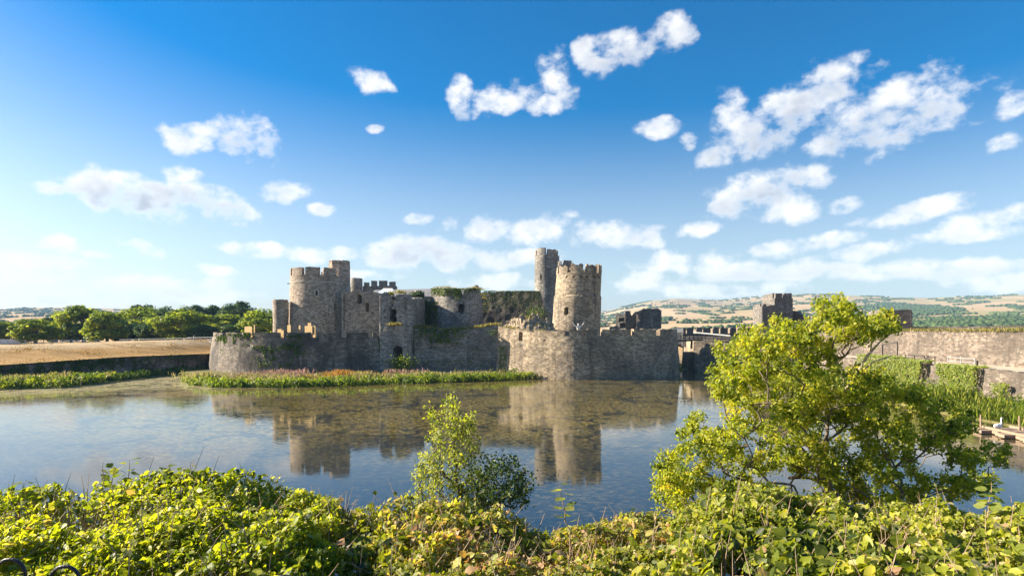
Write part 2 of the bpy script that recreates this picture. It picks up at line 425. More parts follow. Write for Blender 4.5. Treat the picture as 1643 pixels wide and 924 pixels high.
# dry grass
def grass_mat(name, a, b, c, sc=.25):
    m, t = new_mat(name); tc = t.n('ShaderNodeTexCoord').outputs['Object']
    n1 = t.noise(tc, sc, 5, .6); n2 = t.noise(tc, sc * 14, 4, .7); n3 = t.noise(t.scaled(tc, (1, 1, 3)), sc * 3, 5, .65)
    k = t.mix(t.ss(n1, .38, .64), a, b)
    k = t.mix(t.m('MULTIPLY', t.ss(n3, .5, .7), .6), k, c)
    k = t.mix(t.m('MULTIPLY', n2, .5), k, tuple(x * .6 for x in a))
    bp = t.n('ShaderNodeBump', {'Height': n2, 'Strength': .8, 'Distance': .12})
    s = t.n('ShaderNodeBsdfPrincipled', {'Base Color': k, 'Roughness': .95, 'Specular IOR Level': .1, 'Normal': bp.outputs[0]})
    return finish(m, t, s.outputs[0])
M_dry = grass_mat('dry_grass', (.50, .33, .16), (.60, .43, .24), (.34, .25, .10))
M_mud = grass_mat('moat_bed', (.10, .085, .05), (.12, .10, .06), (.07, .07, .035))
M_turf = grass_mat('rough_turf', (.17, .16, .06), (.24, .20, .09), (.12, .13, .045))
M_soil = grass_mat('bank_soil', (.07, .055, .035), (.10, .08, .05), (.05, .06, .025), 1.)

ax = np.concatenate([-np.geomspace(3500, 220, 12), np.linspace(-200, 200, 60), np.geomspace(220, 3500, 12)])
ay = np.concatenate([-np.geomspace(280, 60, 5), np.linspace(-40, 260, 50), np.geomspace(290, 3600, 12)])
def ground_z(X, Y):
    lake = sstep(-150, -142, X) * (1 - sstep(142, 150, X)) * sstep(-4, 4, Y) * (1 - sstep(182, 192, Y))
    return 3.9 - lake * 5.6
grid_sheet('ground', ax, ay, ground_z, M_dry)
def bank_mat():
    m, t = new_mat('bank_grass'); tc = t.n('ShaderNodeTexCoord').outputs['Object']; sp = t.n('ShaderNodeSeparateXYZ', {0: tc}).outputs
    n1 = t.noise(tc, .12, 5, .6); n2 = t.noise(tc, 2.6, 4, .7); n3 = t.noise(t.scaled(tc, (.35, 1, 2)), .5, 5, .65)
    long = t.ss(t.m('ADD', sp[2], t.m('MULTIPLY', t.m('SUBTRACT', n1, .5), 2.2)), 4.5, 5.25)          # brown grass low on the slope, paler grass higher up
    k = t.mix(long, (.40, .235, .085), (.52, .40, .25))
    k = t.mix(t.m('MULTIPLY', t.ss(n3, .47, .60), .7), k, (.24, .155, .055))
    k = t.mix(t.m('MULTIPLY', n2, .45), k, (.28, .20, .09))
    bp = t.n('ShaderNodeBump', {'Height': n2, 'Strength': .8, 'Distance': .15})
    s = t.n('ShaderNodeBsdfPrincipled', {'Base Color': k, 'Roughness': .95, 'Specular IOR Level': .1, 'Normal': bp.outputs[0]})
    return finish(m, t, s.outputs[0])
M_bank = bank_mat()

# water
def water_mat():
    m, t = new_mat('moat_water'); tc = t.n('ShaderNodeTexCoord').outputs['Object']
    sp = t.n('ShaderNodeSeparateXYZ', {0: tc}).outputs
    wb = t.noise(tc, .35, 3, .6, out=1)
    wv = t.n('ShaderNodeVectorMath', {0: wb, 1: (4.5, 4.5, 0), 2: tc}, operation='MULTIPLY_ADD').outputs[0]
    cr = t.n('ShaderNodeTexVoronoi', {'Vector': wv, 'Scale': .20}, feature='DISTANCE_TO_EDGE').outputs['Distance']
    cr2 = t.n('ShaderNodeTexVoronoi', {'Vector': wv, 'Scale': .55}, feature='DISTANCE_TO_EDGE').outputs['Distance']
    gate = t.ss(t.noise(tc, .12, 3, .6), .34, .52)
    vein = t.m('MULTIPLY', t.m('SUBTRACT', 1.0, t.m('MULTIPLY', t.ss(cr, .012, .075), t.m('ADD', .45, t.m('MULTIPLY', t.ss(cr2, .01, .08), .55)))), gate)
    crack = t.m('SUBTRACT', 1.0, vein)
    n1 = t.noise(tc, .05, 4, .55)
    fl = t.noise(t.scaled(tc, (.75, 1.0, 1)), 2.6, 5, .74)
    # weed carpet thick towards the castle, thinning to flecks nearer the bank
    far = t.ss(t.m('ADD', sp[1], t.m('MULTIPLY', t.m('SUBTRACT', n1, .5), 60.0)), 24.0, 62.0)
    carpet = t.m('MULTIPLY', t.m('MULTIPLY', far, crack), t.ss(fl, .40, .53))
    fleck = t.m('MULTIPLY', t.ss(fl, .53, .60), t.m('ADD', .20, t.m('MULTIPLY', far, .5)))
    weed = t.m('MAXIMUM', carpet, fleck)
    wc = t.mix(t.ss(t.noise(t.scaled(tc, (1, .8, 1)), 3.4, 4, .7), .36, .62), (.075, .058, .013), (.36, .275, .085))
    c = t.mix(weed, (.012, .018, .02), wc)
    # floating mat: surface-breaking weed near the left shore
    mat_m = t.m('MULTIPLY', t.ss(t.m('ADD', t.m('ADD', sp[1], t.m('MULTIPLY', sp[0], -.5)), t.m('MULTIPLY', t.m('SUBTRACT', n1, .5), 34.0)), 98.0, 116.0), t.ss(fl, .34, .50))
    mat_m = t.m('MULTIPLY', mat_m, t.m('ADD', .22, t.m('MULTIPLY', crack, .38)))
    rip = t.noise(t.scaled(tc, (1., .42, 1)), 3.2, 3, .6)
    rip2 = t.noise(t.scaled(tc, (1., .5, 1)), .7, 3, .5)
    h = t.m('ADD', t.m('MULTIPLY', rip, .5), t.m('ADD', t.m('MULTIPLY', rip2, .5), t.m('MULTIPLY', weed, .25)))
    b = t.n('ShaderNodeBump', {'Height': h, 'Strength': .05, 'Distance': .06})
    s = t.n('ShaderNodeBsdfPrincipled', {'Base Color': c, 'Roughness': .03, 'IOR': 1.7, 'Specular IOR Level': .5, 'Normal': b.outputs[0]})
    b2 = t.n('ShaderNodeBump', {'Height': fl, 'Strength': .6, 'Distance': .05})
    d = t.n('ShaderNodeBsdfPrincipled', {'Base Color': t.mix(n1, (.34, .29, .13), (.46, .40, .22)), 'Roughness': .7, 'Specular IOR Level': .3, 'Normal': b2.outputs[0]})
    mx = t.n('ShaderNodeMixShader', {0: mat_m, 1: s.outputs[0], 2: d.outputs[0]})
    return finish(m, t, mx.outputs[0])
grid_sheet('water', np.linspace(-150, 150, 3), np.linspace(2, 192, 3), lambda X, Y: X * 0, water_mat())

# near bank under the hedge
grid_sheet('near_bank', np.linspace(-60, 60, 90), np.linspace(-30, 27, 60),
           lambda X, Y: 5.1 - 6.4 * sstep(5.6, 22, Y) + .12 * vnoise(X, Y, .8, 1), M_soil)

# left grass bank behind its retaining wall
LW = smooth_path([XY(-330, 80), XY(-150, 87), XY(0, 93), XY(100, 98.5), XY(200, 108), XY(290, 118), XY(335, 124), XY(420, 138)], 6)
def lw_top(x, y):
    px = CX + x / y * F
    return float(np.interp(px, [-300, 0, 100, 200, 340], [2.4, 2.75, 3.1, 3.35, 3.3]))
def build_left_bank():
    pts = resample(LW, 2.0); v = []; vs = [-.6, 1, 2.5, 4, 6, 8, 10, 12, 14, 17, 20, 24, 28, 34, 42, 55, 70, 90, 120, 170, 240]
    n = len(pts)
    for i, p in enumerate(pts):
        d = (pts[min(i + 1, n - 1)] - pts[max(i - 1, 0)]).normalized(); q = Vector((-d.y, d.x, 0))
        q = (q * .5 + Vector((-.35, .94, 0)) * .5).normalized()
        w = lw_top(p.x, p.y); px = CX + p.x / p.y * F
        crest = float(np.interp(px, [-300, 0, 120, 240, 300, 340], [5.2, 5.25, 5.3, 5.5, 5.75, 5.8]))
        run = float(np.interp(px, [0, 200, 300], [26, 22, 15]))
        for k in vs:
            s = float(sstep(0, run, np.array(float(k))))
            z = w + .12 + (crest - w) * s + .16 * fbm(Vector((p.x * .12, (p.y + k) * .12, 0))) * min(1, k / 4 if k > 0 else 0)
            if k > run: z -= (k - run) * .017
            v.append(p + q * k + Vector((0, 0, z)))
    m = len(vs); f = [(i * m + j, (i + 1) * m + j, (i + 1) * m + j + 1, i * m + j + 1) for i in range(n - 1) for j in range(m - 1)]
    o = link('grass_bank', mesh('grass_bank', v, f), M_bank, None, True); tag(o, kind='structure')
build_left_bank()

# castle platform (courtyard level) and the low marshy apron in front of it
def poly_sheet(name, pts, z, mat, skirt=None):
    v = [(x, y, z) for x, y in pts]; f = [tuple(range(len(pts)))]
    if skirt is not None:
        n = len(v); v += [(x, y, skirt) for x, y in pts]
        f += [(i, (i + 1) % n, n + (i + 1) % n, n + i) for i in range(n)]
    o = link(name, mesh(name, v, f), mat); tag(o, kind='structure'); return o
LB = smooth_path([XY(345, 130), XY(340.5, 122), XY(344, 116.5), XY(365, 112), XY(400, 109.5), XY(450, 108.5), XY(520, 109.5), XY(609, 112.4)], 8)
RB = smooth_path([XY(800, 111.0), XY(830, 107.2), XY(870, 103.6), XY(915, 101.7), XY(960, 101.8), XY(1010, 103), XY(1050, 105), XY(1078, 108.5), XY(1086, 114), XY(1084, 124)], 8)
island = [(p[0] + .6, p[1] + 1.1) for p in LB] + [(-24.4, 120.5), (-16.6, 120.5), (-16.4, 114.2), (-3, 112.4)] + [(p[0] - .3, p[1] + 1.0) for p in RB] + [(34, 178), (-64, 178)]
poly_sheet('castle_courtyard', island, 5.6, M_turf, -1.5)
def build_apron():
    fr = [(292, 606), (300, 616), (330, 621), (400, 622), (470, 621), (560, 619), (640, 616), (720, 613.5), (800, 611), (850, 608.5), (866, 606.5)]
    v = []; f = []; m = 8
    for x, y in fr:
        d0 = 8000 / (y - 530); a = Vector((*XY(x, d0), 0)); d1 = float(np.interp(x, [292, 340, 400, 600, 800, 866], [122, 124, 113, 115, 112, 107]))
        b = Vector((*XY(x, d1), 0))
        for k in range(m):
            t = k / (m - 1); p = a.lerp(b, t); v.append((p.x, p.y, -.12 + .75 * math.sin(min(1, t * 1.3) * math.pi / 2)))
    f = [(i * m + j, (i + 1) * m + j, (i + 1) * m + j + 1, i * m + j + 1) for i in range(len(fr) - 1) for j in range(m - 1)]
    o = link('marshy_apron', mesh('marshy_apron', v, f), M_turf, None, True); tag(o, kind='structure')
build_apron()
# left shore strip and right shore strip
poly_sheet('left_shore', [XY(-330, 74), XY(0, 83.5), XY(100, 86.5), XY(180, 95), XY(250, 105), XY(320, 116), XY(335, 124), XY(200, 109), XY(0, 94), XY(-330, 81)], .12, M_turf, -1.4)
poly_sheet('right_shore', [(42.2, 36), (51, 36), (51, 128), (44, 128), (42.6, 80), (41.6, 60)], .12, M_turf, -1.4)
# dam: path ledge and grassy top
poly_sheet('dam_path', [(50.4, 34), (59.2, 34), (59.2, 128), (50.4, 128)], 3.72, M_path, -1.3)
poly_sheet('dam_top', [(59.7, 34), (140, 34), (140, 150), (59.7, 150)], 7.5, M_dry, -1.2)

# ------------------------------------------------------------------ hills with fields
def build_hills():
    sky_x = [-400, 0, 50, 110, 200, 440, 700, 900, 970, 1010, 1050, 1085, 1110, 1160, 1200, 1250, 1300, 1360, 1430, 1490, 1560, 1643, 1900]
    sky_y = [500, 498, 494, 493, 496, 503, 505, 503, 500, 490, 482, 479, 480, 481, 478, 474, 471, 474, 477, 478, 475, 473, 476]
    NA, NR = 1150, 130
    az = np.linspace(R(-50), R(52), NA); s = np.linspace(0, 1.12, NR)
    r = 620 + 2500 * s ** 1.15
    A, S = np.meshgrid(az, s); Rr = np.meshgrid(az, r)[1]
    px = CX + np.tan(A) * F
    ridge = (HY - np.interp(px, sky_x, sky_y)) / F
    X = np.tan(A) * Rr * np.cos(A); Y = Rr * np.cos(A)
    el = ridge * np.clip(S, 0, 1) ** .8 * (1 + .10 * vnoise(X, Y, .0035, 2) * (1 - np.clip(S, 0, 1)) * np.clip(S * 4, 0, 1))
    Z = CH + Y * el - 6 * (1 - np.clip(S * 8, 0, 1))
    Z -= np.clip(S - 1, 0, 1) * 900
    # fields: cells of a jittered lattice, stretched along the slope
    rs = np.random.default_rng(5)
    cx, cy = [], []
    for i in range(-26, 27):
        for j in range(0, 26):
            cx.append((i + rs.uniform(-.42, .42)) * 210); cy.append(500 + (j + rs.uniform(-.42, .42)) * 165)
    cells = np.stack([cx, cy], 1); kind = rs.uniform(size=len(cells))
    Q = np.stack([X.ravel(), Y.ravel()], 1)
    d1 = np.full(len(Q), 1e9); d2 = np.full(len(Q), 1e9); idx = np.zeros(len(Q), int)
    for k, c in enumerate(cells):
        d = np.hypot(Q[:, 0] - c[0], Q[:, 1] - c[1]); less = d < d1
        d2 = np.where(less, d1, np.minimum(d2, d)); d1 = np.where(less, d, d1); idx[less] = k
    edge = d2 - d1
    Sf = np.clip(S.ravel(), 0, 1); pxf = px.ravel()
    woodm = vnoise(X, Y, .004, 4).ravel() + np.interp(pxf, [-200, 150, 950, 1350, 1440, 1643], [.0, -.1, -.6, -.6, .35, .5]) - Sf * .35
    pal = np.array([(.48, .345, .20), (.53, .38, .225), (.45, .33, .19), (.50, .37, .22), (.36, .31, .15), (.55, .40, .25), (.42, .32, .17)])
    col = pal[(kind[idx] * 6.99).astype(int)]
    moor = np.clip((vnoise(X, Y, .0028, 8).ravel() - .15) * 2, 0, 1) * np.clip((Sf - .72) * 6, 0, 1)
    col = col * (1 - moor[:, None] * .75) + np.array([.27, .22, .17]) * moor[:, None] * .75
    wd = np.clip((woodm - .25) * 4, 0, 1)[:, None]
    col = col * (1 - wd) + np.array([.10, .13, .05]) * wd
    v = np.stack([X.ravel(), Y.ravel(), Z.ravel()], 1)
    i = (np.arange(NR - 1)[:, None] * NA + np.arange(NA - 1)[None]).ravel()
    f = np.stack([i, i + 1, i + NA + 1, i + NA], 1)
    me = tri_mesh('hills', v, f)
    ca = me.color_attributes.new('field', 'FLOAT_COLOR', 'POINT')
    ca.data.foreach_set('color', np.concatenate([col, np.ones((len(col), 1))], 1).astype(np.float32).ravel())
    m, t = new_mat('hill_fields')
    a = t.n('ShaderNodeAttribute', attribute_name='field').outputs['Color']; tc = t.n('ShaderNodeTexCoord').outputs['Object']
    c = t.mix(t.m('MULTIPLY', t.noise(tc, .03, 5, .7), .5), a, (.30, .24, .13))
    sh = t.n('ShaderNodeBsdfPrincipled', {'Base Color': c, 'Roughness': 1.0, 'Specular IOR Level': 0.0})
    finish(m, t, sh.outputs[0])
    o = link('hills', me, m, None, True); tag(o, kind='structure')
    # hedgerows and copses
    w = np.zeros(len(Q)); w[(edge < 10)] = 1.0
    hz = vnoise(X, Y, .02, 6).ravel(); w *= (hz > -.25)
    w = np.maximum(w, (woodm > .32) * .95) ; w = np.maximum(w, .0015 * (hz > .3))
    w[(moor > .5)] *= .1
    vis = (Sf < 1.0) & (((pxf > 930) & (pxf < 1700)) | ((pxf > -60) & (pxf < 470)))
    cell_area = Rr.ravel() ** 1.1
    pr = w * vis * cell_area; ids = rs.choice(len(Q), size=26000, p=pr / pr.sum())
    ico = []
    ph = (1 + 5 ** .5) / 2
    for a_, b_ in ((-1, ph), (1, ph), (-1, -ph), (1, -ph)): ico += [(a_, b_, 0), (0, a_, b_), (b_, 0, a_)]
    import bmesh
    bm = bmesh.new(); bmesh.ops.create_icosphere(bm, subdivisions=1, radius=1.0); bm.verts.ensure_lookup_table()
    iv = np.array([q.co[:] for q in bm.verts]); bf = np.array([[q.index for q in fc.verts] for fc in bm.faces]); bm.free()
    n = len(ids); big = (woodm[ids] > .32)
    sz = rs.uniform(1.7, 3.6, n) * np.interp(np.hypot(v[ids, 0], v[ids, 1]), [600, 1300, 2600], [.75, 1., 1.25])
    jit = rs.normal(size=(n, 2)) * np.where(big, 12, 2)[:, None]
    C = v[ids].copy(); C[:, :2] += jit; C[:, 2] += sz * .35
    V = iv[None] * (sz[:, None, None] * np.array([1.25, 1.25, .95])) * (1 + rs.normal(size=(n, len(iv), 1)) * .24) + C[:, None]
    Fi = (bf[None] + (np.arange(n) * len(iv))[:, None, None]).reshape(-1, 3)
    me = tri_mesh('hillside_trees', V.reshape(-1, 3), Fi, np.repeat(rs.uniform(size=n), len(iv)))
    m2 = leafm('far_foliage', [(0, (.05, .085, .04)), (.5, (.075, .12, .05)), (1, (.12, .16, .06))], .15, gloss=.03)
    o = link('hillside_trees', me, m2); tag(o, 'hedgerows and woods across the far hillside', 'trees', kind='stuff')
build_hills()

# ================================================================== THE CASTLE
def prof(pts):
    xs = [p[0] for p in pts]; ys = [p[1] for p in pts]
    return lambda x, y: CH - (float(np.interp(CX + x / y * F, xs, ys)) - HY) / F * y

def merlons(parent, path, spans, ylow, ytop, mat, thick=.9, res=.35, seed=0.):
    """spans are picture columns; each merlon is a block of its own on the parapet"""
    for k, sp in enumerate(spans):
        pth = sub_path(path, sp[0], sp[1])
        if len(pth) < 2: continue
        Y = sum(p[1] for p in pth) / len(pth); yt = sp[2] if len(sp) > 2 else ytop
        wall('merlon', pth, zat(ylow, Y) - .15, zat(yt, Y), mat, parent, thick, res, .07, ragged=.10, seed=seed + k * 3.7)

def round_tower(name, label, pxc, pxr, Y, z0, ypar, ytop, mat, n_mer=8, gap=.16, phase=0., holes=(), lean=0., taper=1., batter=0., res=.33, th=.8, ragged=.06, step=None, seed=0., cat='tower', heights=None):
    cx, cy = XY(pxc, Y); r = pxr / F * Y; zp, zt = zat(ypar, Y), zat(ytop, Y)
    t = thing(name, label, cat, (cx, cy, z0))
    def xf(v):
        h = (v[2] - z0) / (zp - z0); k = 1 + (taper - 1) * h
        if step and v[2] > zat(step[0], Y): k *= step[1]
        return (cx + (v[0] - cx) * k + lean * h, cy + (v[1] - cy) * k, v[2])
    wall('tower_drum', circle(cx, cy, r, 96), z0, zp, mat, t, th + .4, res, .09, True, holes, batter=batter, ragged=ragged, xf=xf, seed=seed)
    seg = 2 * math.pi / n_mer
    for k in range(n_mer):
        a0 = phase + seg * (k + gap / 2); a1 = phase + seg * (k + 1 - gap / 2)
        hh = 1.0 if heights is None else heights[k % len(heights)]
        if hh < .05: continue
        wall('merlon', circle(cx, cy, r + .03, 8, a0, a1), zp - .25, zp + (zt - zp) * hh, mat, t, th, .35, .08, ragged=ragged * 1.6, xf=xf, seed=seed + k)
    fl = MB(); n = 40; b = [xf((cx + (r - .5) * math.cos(i * 2 * math.pi / n), cy + (r - .5) * math.sin(i * 2 * math.pi / n), zp - .9)) for i in range(n)]
    fl.v = b; fl.f = [tuple(range(n))]; fl.build('roof_deck', M_slate, t)
    return t, (cx, cy, r, zp, zt, xf)

def window_frame(parent, px, py0, py1, hw, Y, mat, off=0.):
    """pale dressed-stone surround of a small window: jambs, sill and pointed head"""
    m = MB(); w = .22
    x0, x1 = px - hw, px + hw
    A, B = P(x0, py1, Y), P(x0, py0, Y); C, D = P(x1, py1, Y), P(x1, py0, Y); T = P(px, py0 - hw * 1.1, Y)
    for a, b in ((A, B), (C, D), (A, C), (B, T), (D, T)): m.bar(a, b, w, .3)
    return m.build('window_surround', mat, parent)

# ---- left outer curtain (curved bastion) -----------------------------------------------------
def outer_left():
    t = thing('curtain_wall', 'dark curved outer curtain wall with wide merlons, left of the ruined gate tower', 'castle wall', (-45, 110, 0))
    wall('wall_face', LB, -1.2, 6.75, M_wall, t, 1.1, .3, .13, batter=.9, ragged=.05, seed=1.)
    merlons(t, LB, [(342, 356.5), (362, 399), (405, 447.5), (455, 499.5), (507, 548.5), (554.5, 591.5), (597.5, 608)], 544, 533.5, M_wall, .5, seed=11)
    rr = np.random.default_rng(21)
    cop = []
    # ivy patches hanging on the face
    C, N, S = [], [], []
    pp = resample(LB, .3)
    for (x0, x1, y0, y1, n) in ((349, 362, 536, 570, 800), (362, 402, 536, 554, 700), (384, 400, 534, 546, 260), (410, 442, 555, 594, 1000), (458, 486, 538, 566, 900), (450, 484, 556, 592, 600), (606, 614, 545, 568, 360), (344, 362, 545, 594, 500)):
        for _ in range(n):
            x = (x0 + x1) / 2 + rr.normal() * (x1 - x0) * .3; y = y0 + (y1 - y0) * rr.uniform() ** 1.4
            if noise.noise(Vector((x * .22, y * .10, 4.))) < -.08 + .4 * (y - y0) / (y1 - y0): continue
            q = min(pp, key=lambda p: abs(CX + p.x / p.y * F - x))
            d = Vector((-q.x, -q.y, 0)).normalized(); z = zat(y, q.y)
            bt = .95 * (1 - (z + 1.2) / 8)
            C.append((q.x + d.x * (bt + .12) + rr.normal() * .05, q.y + d.y * (bt + .14), z)); N.append((d.x - .3 + rr.normal() * .5, d.y + rr.normal() * .5, .5 + rr.normal() * .4)); S.append(rr.uniform(.22, .5))
    o = leaves('ivy', C, N, np.array(S), rr.uniform(size=len(C)), M_ivy, t)
    tag(o, 'patches of green ivy hanging on the dark wall face')
M_ivy = leafm('ivy_leaf', [(0, (.03, .065, .012)), (.5, (.07, .125, .02)), (.85, (.14, .20, .03)), (1, (.24, .25, .05))], .32)
M_wgrass = leafm('wall_top_plants', [(0, (.10, .12, .025)), (.4, (.19, .19, .045)), (.75, (.33, .27, .10)), (1, (.42, .32, .14))], .35)
outer_left()

def tufts(name, pts, n, h, mat, parent, spread=.3, seed=1, kind='stuff', asp=.2):
    """upright plant blades along world points"""
    rr = np.random.default_rng(seed); pts = np.asarray([tuple(p) for p in pts]); i = rr.integers(0, len(pts), n)
    C = pts[i] + rr.normal(size=(n, 3)) * np.array([spread, spread, .05]); hh = h * rr.uniform(.35, 1.1, n) * np.clip(.85 + .45 * vnoise(C[:, 0], C[:, 1], .55, seed), .35, 1.5); C[:, 2] += hh * .4
    N = rr.normal(size=(n, 3)) * np.array([1, 1, .25]); D = np.tile([0, 0, 1.], (n, 1)) + rr.normal(size=(n, 3)) * .35
    return leaves(name, C, N, hh, rr.uniform(size=n), mat, parent, kind, asp=asp, direction=D)

# ---- ruined water gate tower -----------------------------------------------------------------
def gate_tower():
    t = thing('gate_tower', 'ruined square gate tower with dark arched doorway above the reeds', 'tower', (*XY(634, 112), 0))
    a = [XY(609.5, 121), XY(609.5, 111.7), XY(659.5, 110.9)]
    b = (a[2][0] + 1.0, 121)
    wall('tower_wall', [a[0], a[1], a[2], b], -.6, 12, M_grey, t, 1.2, .22, .12, holes=[(631.5, 645, 556, 600, 6.5, True), (625.5, 634.5, 496, 521, 5.5, True), (612, 614, 528, 530, .6, False), (617, 619, 520, 522, .6, False), (617, 619, 508, 510, .5, False), (642, 644, 508, 510, .5, False), (648, 650, 540, 542, .5, False), (616, 618, 497, 499, .5, False)],
         top=prof([(607, 478), (610, 476), (613, 470), (618, 467), (624, 472), (626, 482), (629, 494), (633, 486), (634, 476), (640, 472), (650, 470), (657, 473), (662, 480), (668, 478)]), ragged=.22, seed=3.)
    tufts('wall_plants', [P(x, 521.5, 111) for x in np.linspace(624, 642, 12)] + [P(x, 471, 112.4) for x in np.linspace(638, 650, 8)] + [P(x, 474, 112.4) for x in np.linspace(620, 628, 8)], 420, .8, M_wgrass, t, .35, 5)
gate_tower()

def mid_curtain():
    t = thing('curtain_wall', 'straight grey curtain wall topped with grass between gate tower and lit bastion', 'castle wall', (*XY(730, 111), 0))
    pth = [XY(658.5, 112.4), XY(806, 111.5)]
    tp = prof([(655, 528), (690, 527), (712, 531), (740, 529), (770, 526), (785, 523), (803, 521)])
    wall('wall_face', pth, -.8, 8, M_grey, t, 1.3, .25, .16, holes=[(658.5, 663, 545, 566, 1.8, False), (716, 718, 546, 549, .6, False), (690, 692, 556, 558, .5, False), (752, 754, 540, 542, .5, False)], top=tp, ragged=.12, batter=.35, seed=7.)
    pts = []
    for x in np.linspace(660, 800, 90):
        s_ = (x - 658.5) / 147.5; q = (pth[0][0] + (pth[1][0] - pth[0][0]) * s_, pth[0][1] + (pth[1][1] - pth[0][1]) * s_); pts.append((q[0], q[1] + .5, tp(*q)))
    tufts('wall_plants', pts, 1500, .75, M_wgrass, t, .35, 6)
    rr = np.random.default_rng(4); C = []; N = []
    for (x0, x1, y0, y1, n) in ((682, 738, 528, 552, 1700), (690, 712, 540, 560, 300), (780, 800, 530, 560, 110), (665, 700, 530, 540, 120), (755, 775, 555, 585, 60), (660, 800, 578, 592, 260)):
        for _ in range(n):
            x = (x0 + x1) / 2 + rr.normal() * (x1 - x0) * .32; y = y0 + (y1 - y0) * rr.uniform() ** 1.3
            if x > 801 or noise.noise(Vector((x * .2, y * .12, 7.))) < -.15 + .35 * (y - y0) / (y1 - y0): continue
            q = P(x, y, 112.0 - (x - 660) / 140 * .9); C.append((q.x, q.y - .15 - rr.uniform(0, .25), q.z)); N.append((-.4 + rr.normal() * .5, -1 + rr.normal() * .4, .5 + rr.normal() * .4))
    tag(leaves('ivy', C, N, rr.uniform(.2, .45, len(C)), rr.uniform(size=len(C)), M_ivy, t), 'green ivy trailing from the wall top')
mid_curtain()

def outer_right():
    t = thing('bastion_wall', 'big rounded outer bastion wall standing in the water, sunlit tan on its left half', 'castle wall', (*XY(940, 103), 0))
    tp = prof([(798, 521), (806, 525), (830, 529), (856, 533), (870, 537.5), (905, 539), (1000, 538.5), (1090, 538)])
    wall('wall_face', RB, -1.3, 7, M_bast, t, 1.2, .25, .16, batter=.75, holes=[(833, 837.5, 533, 546.5, 1.6, False), (873, 875, 545, 547, .5, False), (1000, 1002, 586, 588, .4, False), (1004, 1006, 587, 589, .4, False)], top=tp, ragged=.08, seed=13.)
    merlons(t, RB, [(856, 906, 530.5), (912.5, 959, 529), (966, 1012.5, 528.5), (1016.5, 1054, 528), (1058.5, 1090, 528)], 539.5, 529, M_bast, .95, seed=31)
    pts = [P(x, 526 + (x - 800) * .07, 111.2 - (x - 800) * .1) for x in np.linspace(803, 870, 40)]
    tufts('wall_plants', pts, 420, .5, M_wgrass, t, .4, 9)
    rr = np.random.default_rng(44); C = []; N = []
    for (x0, x1, y0, y1, n) in ((801, 812, 555, 600, 200), (800, 830, 590, 604, 160), (1086, 1094, 583, 597, 120)):
        for _ in range(n):
            x = rr.uniform(x0, x1); q = P(x, rr.uniform(y0, y1), float(np.interp(x, [800, 830, 1086, 1094], [110.4, 106.4, 112, 113])))
            C.append((q.x, q.y - .3, q.z)); N.append((-.4 + rr.normal() * .5, -1 + rr.normal() * .4, .5))
    tag(leaves('ivy', C, N, rr.uniform(.2, .45, len(C)), rr.uniform(.4, 1, size=len(C)), M_ivy, t), 'yellow green creeper at the foot of the bastion')
M_bast = stone('stone_bastion', (.37, .30, .215), (.075, .069, .065), .5, .10, .5, .6)
outer_right()

# ---- left gatehouse tower and its turret ------------------------------------------------------
def left_tower():
    t, (cx, cy, r, zp, zt, xf) = round_tower('round_tower', 'large round battlemented tower at left with tall stair turret', 508, 40, 129, 4.5, 444, 432.5, M_tower, 9, .2, R(-101), batter=.35,
        holes=[(506, 510.5, 467, 475, 1.5, True), (536, 539, 488, 497, 1.5, False)], seed=17.)
    wall('string_course', circle(cx, cy, r + .13, 72), zat(455.5, 129), zat(454.0, 129), M_surround, t, .3, .5, .06, True, seed=2.)
    Yf = 129 - r * .985
    window_frame(t, 508.2, 466.5, 475.5, 2.9, 129 - r - .16, M_surround)
    cxx, cyy = XY(544.5, 131.5); rr_ = 17.0 / F * 131.5
    octo = circle(cxx, cyy, rr_, 8, R(22.5), R(382.5))
    zt2 = zat(427, 131.5)
    wall('stair_turret', octo, 4.6, zt2, M_tower, t, .7, .33, .07, True, ragged=.05, seed=19.)
    for k in range(8):
        a0 = R(22.5) + k * math.pi / 4 + .09; a1 = a0 + math.pi / 4 - .18
        top = zat(419, 131.5) if k not in (2, 3) else zat(423, 131.5)
        pp = [(cxx + rr_ * .97 * math.cos(a0), cyy + rr_ * .97 * math.sin(a0)), (cxx + rr_ * .97 * math.cos(a1), cyy + rr_ * .97 * math.sin(a1))]
        wall('turret_merlon', pp, zt2 - .2, top, M_tower, t, .5, .35, .05, ragged=.06, seed=k * 2.)
    m = MB(); m.v = [(x, y, zt2 - .8) for x, y in octo[:8]]; m.f = [tuple(range(8))]; m.build('turret_deck', M_slate, t)
    MB().tube([P(470, 454, 129), P(461, 455, 128.5)], .09, 6).build('water_spout', M_iron, t)
left_tower()
round_tower('small_turret', 'slim ivy-patched round turret at far left of the inner castle', 450, 11.5, 125, 4.5, 486, 481, M_tower, 6, .12, .4, seed=23., th=.5)[0]
def low_stub():
    t = thing('wall_stub', 'narrow stub of wall between slim turret and big left tower', 'castle wall', (*XY(465, 130), 4.5))
    wall('wall_face', [XY(459, 131), XY(470, 131)], 4.5, zat(497, 131), M_tower, t, .8, .35, .06, ragged=.2)
    wall('upright_stub', [XY(462.5, 131.2), XY(467.5, 131.2)], zat(497, 131) - .3, zat(485, 131), M_tower, t, .7, .35, .06, ragged=.1)
low_stub()

